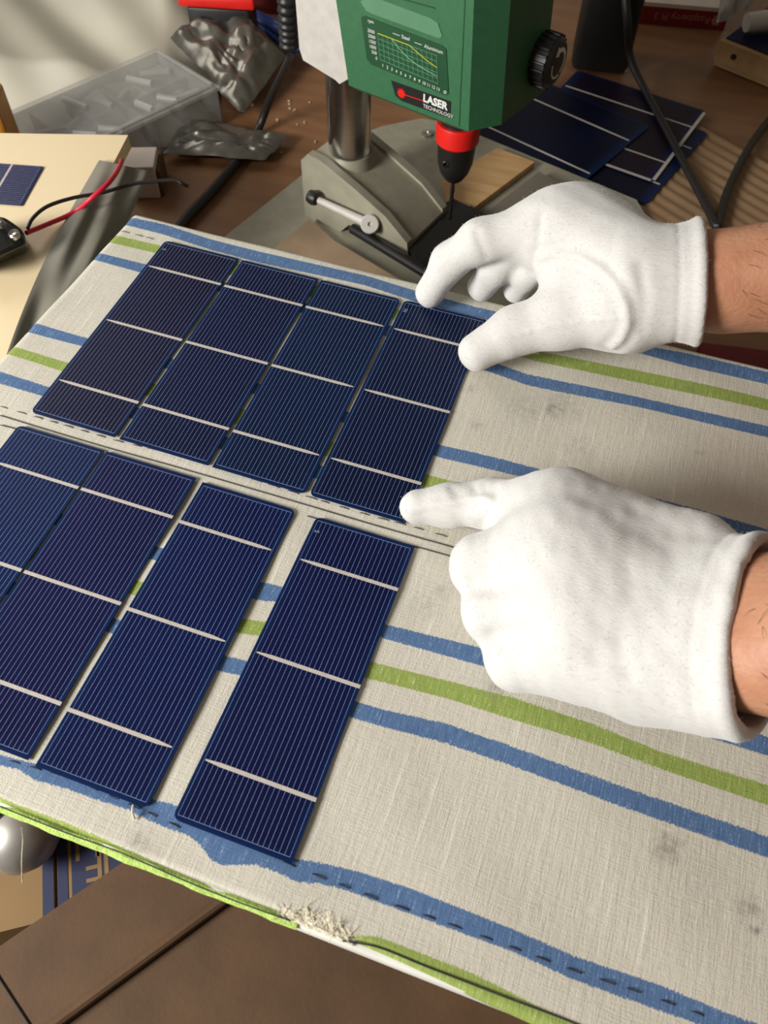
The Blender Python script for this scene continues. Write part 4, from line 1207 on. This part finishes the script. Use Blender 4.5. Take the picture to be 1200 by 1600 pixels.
# --- right hand (far): thumb towards the camera
RW = P(1098, 441, .062)                         # cuff rim centre
camd = (CAM_LOC - RW) / np.linalg.norm(CAM_LOC - RW)
R_ax = .966 * (CR[:, 0] * math.cos(.06) + CR[:, 1] * math.sin(.06)) + .26 * camd
w_up = P(1095, 348, .068) - P(1088, 535, .052)
R_cuff = Cuff(RW, R_ax, w_up, 0.0315, 0.0265, 0.040)
JR = dict(
 index=([P(671, 458, .0115), P(703, 409, .031), P(752, 377, .049), P(868, 352, .060)], [.0086, .0098, .0112, .0165]),
 middle=([P(752, 449, .0105), P(775, 418, .030), P(815, 372, .050), P(905, 345, .060)], [.0088, .0098, .0110, .0165]),
 ring=([P(808, 452, .0105), P(825, 425, .030), P(860, 392, .046), P(945, 362, .055)], [.0086, .0095, .0105, .0155]),
 pinky=([P(862, 452, .010), P(875, 430, .026), P(905, 405, .040), P(975, 385, .048)], [.0080, .0085, .0095, .0140]),
 thumb=([P(746, 549, .0135), P(803, 517, .024), P(880, 495, .034), P(985, 478, .043)], [.0108, .0128, .0165, .0220]),
)
def right_base(p):
    d = None
    for nme, (pts, rs) in JR.items():
        e = chain(p, pts, rs, .006)
        d = e if d is None else smin(d, e, .004 if nme in ('middle', 'ring', 'pinky') else .010)
    wr = RW - R_cuff.a * .034
    for nme, sh, r1, r2 in (('index', (.002, .0, .004), .0170, .0235), ('middle', (0, .006, .002), .0170, .0230), ('ring', (0, .010, -.002), .0160, .022), ('pinky', (0, .008, -.006), .0140, .021)):
        d = smin(d, cap(p, JR[nme][0][-1], wr + np.array(sh), r1, r2), .014)
    d = smin(d, cap(p, P(985, 478, .043), wr + np.array([0, -.010, -.004]), .0220, .0215), .014)
    d = smin(d, cap(p, P(905, 470, .040), P(868, 400, .050), .0135, .0120), .012)     # web between thumb and index
    d = smin(d, R_cuff.solid(p), .008)
    return d
seamR = [march(right_base, x, y) for x, y in [(842, 402), (868, 396), (905, 402), (938, 420), (962, 446), (978, 478), (981, 508), (972, 530), (955, 545)]]
seamR2 = [march(right_base, x, y) for x, y in [(775, 528), (815, 522), (860, 510), (900, 503), (945, 500), (972, 498)]]
seamR3 = [march(right_base, x, y) for x, y in [(846, 336), (842, 370), (838, 398), (832, 428)]]
seamR4 = [march(right_base, x, y) for x, y in [(1000, 415), (1007, 465), (1003, 520)]]
seamR5 = [march(right_base, x, y) for x, y in [(745, 362), (752, 385), (760, 402)]]
def right_glove(p):
    d = right_base(p)
    d = d + wob(p, .0005, 75, 2) + wob(p, .00012, 300, 5)
    for s_, hgt, wd in ((seamR, .0016, .0012), (seamR4, -.0012, .0030), (seamR5, -.0009, .0022), (seamR2, .0008, .0009), (seamR3, -.0010, .0022)):
        e = polydist(p, s_); d = d - hgt * np.exp(-(e / wd) ** 2)
    e = polydist(p, seamR); d = d + .0008 * np.exp(-((e - .0045) / .002) ** 2)
    return np.maximum(d, -R_cuff.cut(p))

# --- left hand (near): index finger stretched, others curled
LW = P(1187, 988, .066)
camd = (CAM_LOC - LW) / np.linalg.norm(CAM_LOC - LW)
L_ax = .80 * (CR[:, 0] * math.cos(-.06) + CR[:, 1] * math.sin(-.06)) + .60 * camd
w_l = P(1192, 832, .066) - P(1170, 1142, .058)
L_cuff = Cuff(LW, L_ax, w_l, 0.0375, 0.0250, 0.045)
JL = dict(
 index=([P(652, 791, .0125), P(702, 790, .0145), P(770, 789, .0200), P(868, 812, .0370)], [.0092, .0104, .0118, .0175]),
 middle=([P(800, 905, .012), P(752, 884, .0280), P(872, 872, .0420)], [.0100, .0132, .0180]),
 ring=([P(820, 968, .012), P(772, 955, .0260), P(888, 940, .0415)], [.0095, .0130, .0170]),
 pinky=([P(850, 1040, .011), P(806, 1030, .0215), P(905, 1008, .0370)], [.0090, .0120, .0160]),
 thumb=([P(850, 850, .011), P(900, 850, .015), P(970, 860, .022), P(1060, 920, .036)], [.0100, .0120, .0150, .0190]),
)
def left_base(p):
    d = None
    for nme, (pts, rs) in JL.items():
        e = chain(p, pts, rs, .006)
        d = e if d is None else smin(d, e, .006)
    wr = LW - L_cuff.a * .040
    for nme, sh, r1, r2 in (('index', (-.004, .022, 0), .0170, .0185), ('middle', (0, .009, .002), .0175, .0205), ('ring', (0, -.006, .002), .0170, .0205), ('pinky', (.002, -.020, -.002), .0150, .0175)):
        d = smin(d, cap(p, JL[nme][0][-1], wr + np.array(sh), r1, r2), .022)
    d = smin(d, cap(p, P(898, 800, .038), P(1090, 855, .054), .0155, .0150), .012)
    d = smin(d, cap(p, P(912, 1024, .033), P(1115, 1072, .050), .0150, .0150), .014)
    d = smin(d, cap(p, P(940, 900, .0420), wr, .0190, .0200), .020)
    d = smin(d, L_cuff.solid(p, .08), .014)
    return d
def seam_px(fn, l): return [march(fn, x, y) for x, y in l]
seamL = seam_px(left_base, [(636, 798), (665, 792), (700, 786), (735, 778), (755, 775), (766, 782), (768, 790)])
folds = [seam_px(left_base, l) for l in ([(968, 1000), (975, 1025), (985, 1050)], [(980, 880), (990, 910), (985, 935)], [(1060, 1030), (1085, 1060), (1100, 1085)], [(930, 1020), (960, 1035), (985, 1060)], [(1040, 850), (1060, 880)])]
knk = seam_px(left_base, [(770, 764), (778, 780), (770, 800), (752, 822)])
gaps = [seam_px(left_base, [(742, 918), (770, 916), (810, 910)]), seam_px(left_base, [(772, 998), (800, 993), (840, 984)])]
tops = [seam_px(left_base, [(705, 762), (712, 772)]), seam_px(left_base, [(738, 757), (745, 770)]), seam_px(left_base, [(755, 757), (760, 770)])]
def left_glove(p):
    d = left_base(p)
    d = d + wob(p, .0005, 75, 3) + wob(p, .00012, 300, 8)
    d = d - .0011 * np.exp(-(polydist(p, seamL) / .0014) ** 2)
    d = d + .0020 * np.exp(-(polydist(p, knk) / .0028) ** 2)
    for g_ in gaps: d = d + .0022 * np.exp(-(polydist(p, g_) / .004) ** 2)
    for g_ in tops: d = d + .0012 * np.exp(-(polydist(p, g_) / .002) ** 2)
    for i, f_ in enumerate(folds): d = d + .0007 * np.exp(-(polydist(p, f_) / .0034) ** 2)
    return np.maximum(d, -L_cuff.cut(p))

person = thing('person', 'person in white cotton gloves reaching in from the right with both hands', 'person', (0.62, 0.22, FZ))
def glove(name, fn, J, cuff, label):
    pts = np.array([q for k in J.values() for q in k[0]] + [cuff.c + cuff.a * .004 + s * cuff.w * cuff.rw * 1.15 for s in (-1, 1)] + [cuff.c + s * cuff.h * cuff.rh * 1.2 for s in (-1, 1)])
    V, Q = sdf_mesh(fn, pts.min(0) - .024, pts.max(0) + .026, 0.00145)
    o = raw_obj(name, V, Q, M_glove, person, label)
    g = G(); vs_ = np.array([v.co for v in o.data.vertices]) + ORG[o.name]; ns_ = np.array([v.normal for v in o.data.vertices])
    for i in rng.integers(0, len(vs_), 2600):
        p_, n_ = vs_[i], ns_[i]; t_ = rng.normal(0, 1, 3); t_ -= n_ * (t_ @ n_); t_ /= np.linalg.norm(t_); ln = rng.uniform(.0008, .0022)
        a = p_ - n_ * .0002; b = p_ + n_ * ln * .45 + t_ * ln * .4; c = p_ + n_ * ln * .6 + t_ * ln
        w = np.cross(n_, t_) * .00004; n0 = len(g.v)
        g.v += [a - w, a + w, b + w, b - w, c + w * .4, c - w * .4, a + n_ * .00006, b + n_ * .00006]
        g.f += [(n0, n0 + 1, n0 + 2, n0 + 3), (n0 + 3, n0 + 2, n0 + 4, n0 + 5), (n0 + 1, n0 + 6, n0 + 7, n0 + 2), (n0 + 6, n0, n0 + 3, n0 + 7)]
    g.build('cotton_fuzz', M_glove, o, fix=False, kind='stuff')
    return o
glove('glove', right_glove, JR, R_cuff, 'white cotton glove on the far hand, thumb and index finger spread')
glove('glove', left_glove, JL, L_cuff, 'white cotton glove on the near hand, index finger stretched out')

# --- body
r_el = RW + R_cuff.a * .25; r_sh = np.array([0.55, 0.405, 0.43])
l_el = LW + L_cuff.a * .25; l_sh = np.array([0.56, 0.035, 0.43])
r_w = RW - R_cuff.a * .012; l_w = LW - L_cuff.a * .012
r_m = r_w + (P(1200, 428, .066) - r_w); l_m = l_w * .55 + l_el * .45
r_mid = r_w * .5 + r_el * .5
hip = np.array([0.66, 0.22, -0.02]); neck = np.array([0.56, 0.22, 0.52]); hd = np.array([0.515, 0.22, 0.64])
def ellipsoid(p, c, r):
    q = (p - np.array(c, np.float32)) / np.array(r, np.float32); k = np.sqrt((q * q).sum(-1)) + 1e-6
    return (k - 1) * min(r)
def arms(p):
    d = cap(p, r_w, r_mid, .0245, .034); d = smin(d, cap(p, r_mid, r_el, .034, .038), .02); d = smin(d, cap(p, r_el, r_sh, .040, .050), .02)
    # flattened wrists
    e = smin(cap(p, l_w + np.array([.0, .011, 0]), l_m + np.array([0, .006, 0]), .0205, .033), cap(p, l_w - np.array([.0, .011, 0]), l_m - np.array([0, .006, 0]), .0205, .033), .02)
    e = smin(e, cap(p, l_m, l_el, .036, .040), .02); e = smin(e, cap(p, l_el, l_sh, .041, .050), .02)
    return np.minimum(d, e)
def torso(p):
    d = cap(p, r_sh + np.array([.02, -.02, 0]), l_sh + np.array([.01, .02, 0]), .062, .062)
    d = smin(d, cap(p, [.60, .30, .30], [.66, .29, -.02], .10, .10), .08); d = smin(d, cap(p, [.60, .14, .30], [.66, .15, -.02], .10, .10), .08)
    return d
def legs(p):
    d = smin(cap(p, [.67, .31, -.08], [.66, .32, FZ + .08], .092, .05), cap(p, [.67, .13, -.08], [.66, .12, FZ + .08], .092, .05), .02)
    for y in (.32, .12): d = smin(d, cap(p, [.67, y, FZ + .045], [.52, y, FZ + .036], .044, .036), .02)
    return d
def head_(p):
    d = ellipsoid(p, hd, (.095, .076, .118)); d = smin(d, cap(p, neck - np.array([-.01, 0, .04]), hd - np.array([-.02, 0, .06]), .055, .052), .03)
    d = smin(d, cap(p, hd + np.array([-.088, 0, .012]), hd + np.array([-.106, 0, -.022]), .008, .013), .012)            # nose
    for s in (-1, 1):
        d = smin(d, cap(p, hd + np.array([.008, s * .077, .018]), hd + np.array([.004, s * .075, -.022]), .012, .008), .006)   # ears
        d = -smin(-d, cap(p, hd + np.array([-.090, s * .032, .012]), hd + np.array([-.092, s * .030, .012]), .012, .012), .008)   # eye sockets
        d = smin(d, cap(p, hd + np.array([-.076, s * .032, .010]), hd + np.array([-.0765, s * .032, .010]), .0115, .0115), .002)   # eyes
    d = smin(d, cap(p, hd + np.array([-.082, -.02, -.062]), hd + np.array([-.082, .02, -.062]), .008, .008), .01)        # mouth
    d = smin(d, cap(p, hd + np.array([-.062, 0, -.098]), hd + np.array([-.05, 0, -.098]), .020, .02), .02)              # chin
    return d
def body(p):
    d = smin(smin(arms(p), torso(p), .03), head_(p), .02)
    d = smin(d, legs(p), .03)
    return d + wob(p, .0006, 90, 4)
V, Q = sdf_mesh(body, (.12, -.07, FZ - .01), (.80, .52, .79), .0062)
bo = raw_obj('body', V, Q, M_skin, person, 'bare forearms and body')
def shirt(p):
    d = smin(arms(p) - .006, torso(p), .03) - .006
    cutr = (p - (r_el * .45 + r_sh * .55)) @ ((r_el - r_sh) / np.linalg.norm(r_el - r_sh)).astype(np.float32)
    cutl = (p - (l_el * .45 + l_sh * .55)) @ ((l_el - l_sh) / np.linalg.norm(l_el - l_sh)).astype(np.float32)
    a = np.where(p[..., 1] > .22, cutr, cutl)
    a = np.where(p[..., 0] > .57, -1, a)
    return np.maximum(np.maximum(d, a), -.10 - p[..., 2])
V, Q = sdf_mesh(shirt, (.36, -.09, -.14), (.82, .54, .56), .008)
raw_obj('shirt', V, Q, M_shirt, person, 'dark red short sleeved shirt')
def trous(p): return np.maximum(np.maximum(smin(legs(p), torso(p), .03) - .008, p[..., 2] + .06), FZ + .07 - p[..., 2])
V, Q = sdf_mesh(trous, (.50, -.02, FZ), (.82, .46, 0.0), .009)
raw_obj('trousers', V, Q, M_trouser, person)
def hairf(p): return np.maximum(ellipsoid(p, hd + np.array([.012, 0, .016]), (.100, .084, .120)), -(p[..., 2] - hd[2] - .01 + (p[..., 0] - hd[0]) * .9))
V, Q = sdf_mesh(hairf, hd - .14, hd + .16, .008)
raw_obj('head_hair', V, Q, M_hair, person)
# short dark hairs on the forearms
g = G(); nh = 0
vv = [np.array(v_.co) + ORG[bo.name] for v_ in bo.data.vertices]; nn_ = [np.array(v_.normal) for v_ in bo.data.vertices]
cand = [i for i, v_ in enumerate(vv) if .165 < v_[0] < .36 and v_[2] < .2 and nn_[i][2] > -.1]
for _ in range(900):
    i = cand[rng.integers(len(cand))]; p_ = vv[i] + rng.normal(0, .002, 3) * .6; n_ = nn_[i]
    p_ = p_ - n_ * float(body(p_[None].astype(np.float32))[0])
    if R_cuff.loc(p_)[0] < .006 and p_[1] > .26 or (L_cuff.loc(p_)[0] < .006 and p_[1] < .26): continue
    d = np.array([.5, .25 * rng.normal(), -.15]) + rng.normal(0, .16, 3); d -= n_ * (d @ n_); d /= np.linalg.norm(d)
    ln = rng.uniform(.005, .011)
    g.tube([p_ - n_ * .0004, p_ + d * ln * .5 + n_ * .0009, p_ + d * ln + n_ * .0005], [.00009, .00008, .00004], n=3, smooth=2)
g.build('arm_hair', M_hair, person, fix=False, kind='stuff')
